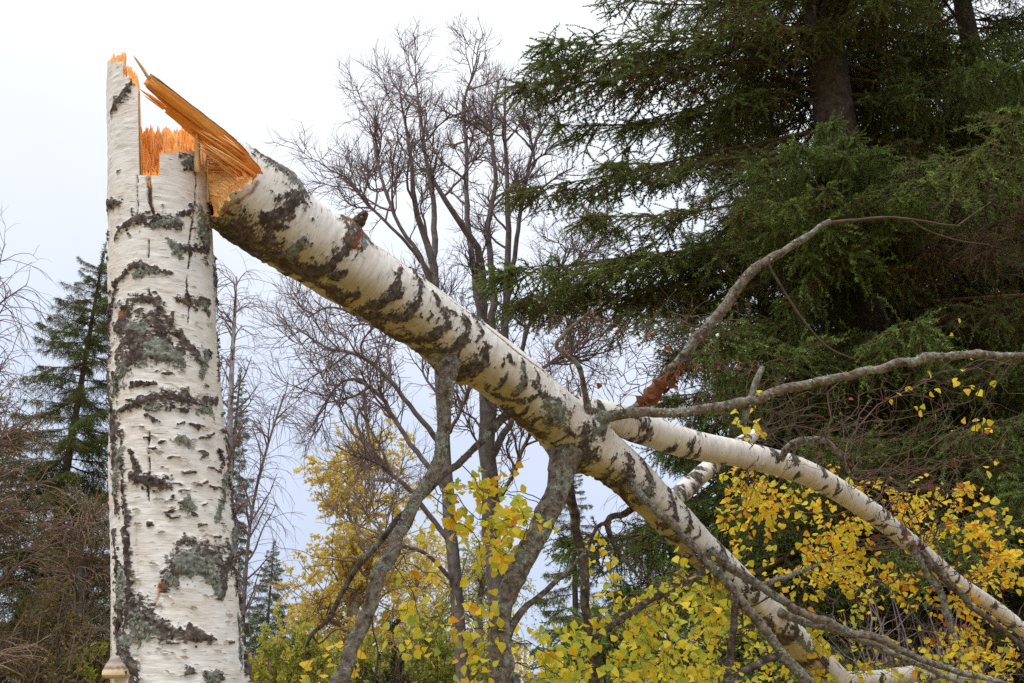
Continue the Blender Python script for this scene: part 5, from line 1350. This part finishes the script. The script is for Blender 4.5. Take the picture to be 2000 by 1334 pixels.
bush(610, "shrub", "yellowing shrub behind the bare thicket", 1560, 1150, 12, 1.2, M_LIME, 18, .028, .4, .25)
bush(611, "shrub", "dim ochre shrub behind the lowest white limb", 1400, 1200, 16, 1.3, M_LIME, 22, .03, .6, .2)
bush(612, "shrub", "dark olive shrub at the foot of the great spruce", 1950, 1260, 10, .9, M_OLIVE, 26, .026, .2, .2)

# ================================================================== cream house far behind
def box(mb, x0, x1, y0, y1, z0, z1):
    V = np.array([(x, y, z) for x in (x0, x1) for y in (y0, y1) for z in (z0, z1)], float)
    mb.add(V, np.array([[0, 1, 3, 2], [4, 6, 7, 5], [0, 4, 5, 1], [2, 3, 7, 6], [0, 2, 6, 4], [1, 5, 7, 3]]))
def boxo(name, mat, parent, *a):
    mb = MB(); box(mb, *a); return obj(name, mb.mesh(name, False), mat, parent)
def build_house():
    Y = 38.0; x0 = PY(860, 1300, Y)[0]; x1 = PY(1033, 1300, Y)[0]; ze = PY(1000, 1256, Y)[2]
    t = thing("house", ((x0 + x1) / 2, Y + 3, 0), "cream wooden house with white corner boards behind the autumn leaves", "house")
    mw = mat_simple("cream_paint", (0.58, 0.44, 0.24), (0.66, 0.52, 0.31), 2, .7); mt = mat_simple("white_paint", (0.74, 0.73, 0.70), (0.80, 0.79, 0.76), 3, .6)
    mr = mat_simple("dark_roof_tiles", (0.06, 0.05, 0.05), (0.13, 0.10, 0.09), 6, .8); mg = mat_simple("window_glass", (0.05, 0.07, 0.09), (0.08, 0.11, 0.14), 2, .1)
    wall = boxo("wall", mw, t, x0, x1, Y, Y + 6, -.1, ze)
    n = int((x1 - x0) / .22)
    bm_ = MB(); box(bm_, -.095, .095, -.02, 0, 0.2, ze - .02); bme = bm_.mesh("board", False); bme.materials.append(mw)
    for i in range(n):
        o = obj("board", bme, None, wall, Matrix.Translation((x0 + .11 + i * (x1 - x0 - .2) / n, Y - .003, 0)))
    for x in (x0, x1): boxo("corner_board", mt, t, x - .08, x + .08, Y - .045, Y + .1, 0, ze)
    boxo("corner_board", mt, t, PY(1021, 1300, Y)[0] - .05, PY(1021, 1300, Y)[0] + .05, Y - .045, Y - .024, 0, ze)
    for xp in (890, 940, 990):
        xc = PY(xp, 1300, Y)[0]; w = boxo("window", mg, t, xc - .5, xc + .5, Y - .04, Y - .024, 1.1, 2.6)
        for (a, b, c, d) in ((-.6, .6, 2.6, 2.72), (-.6, .6, .98, 1.1), (-.6, -.5, 1.1, 2.6), (.5, .6, 1.1, 2.6), (-.03, .03, 1.1, 2.6), (-.5, -.03, 1.95, 2.0), (.03, .5, 1.95, 2.0)):
            boxo("frame", mt, w, xc + a, xc + b, Y - .07, Y - .041, c, d)
    mb = MB(); e = .12
    V = np.array([(x0 - e, Y - e, ze), (x1 + e, Y - e, ze), (x1 + e, Y + 6 + e, ze), (x0 - e, Y + 6 + e, ze), (x0 - e, Y + 3, ze + .18), (x1 + e, Y + 3, ze + .18)])
    mb.add(V, np.array([[0, 1, 5, 4], [2, 3, 4, 5], [0, 3, 2, 1]])); mb.add(V, np.array([[0, 4, 3], [1, 2, 5]]))
    rf = obj("roof", mb.mesh("roof", False), mr, t)
    boxo("chimney", mr, rf, x1 - 1.6, x1 - 1.1, Y + 2.8, Y + 3.3, ze + .3, ze + 1.0)
build_house()
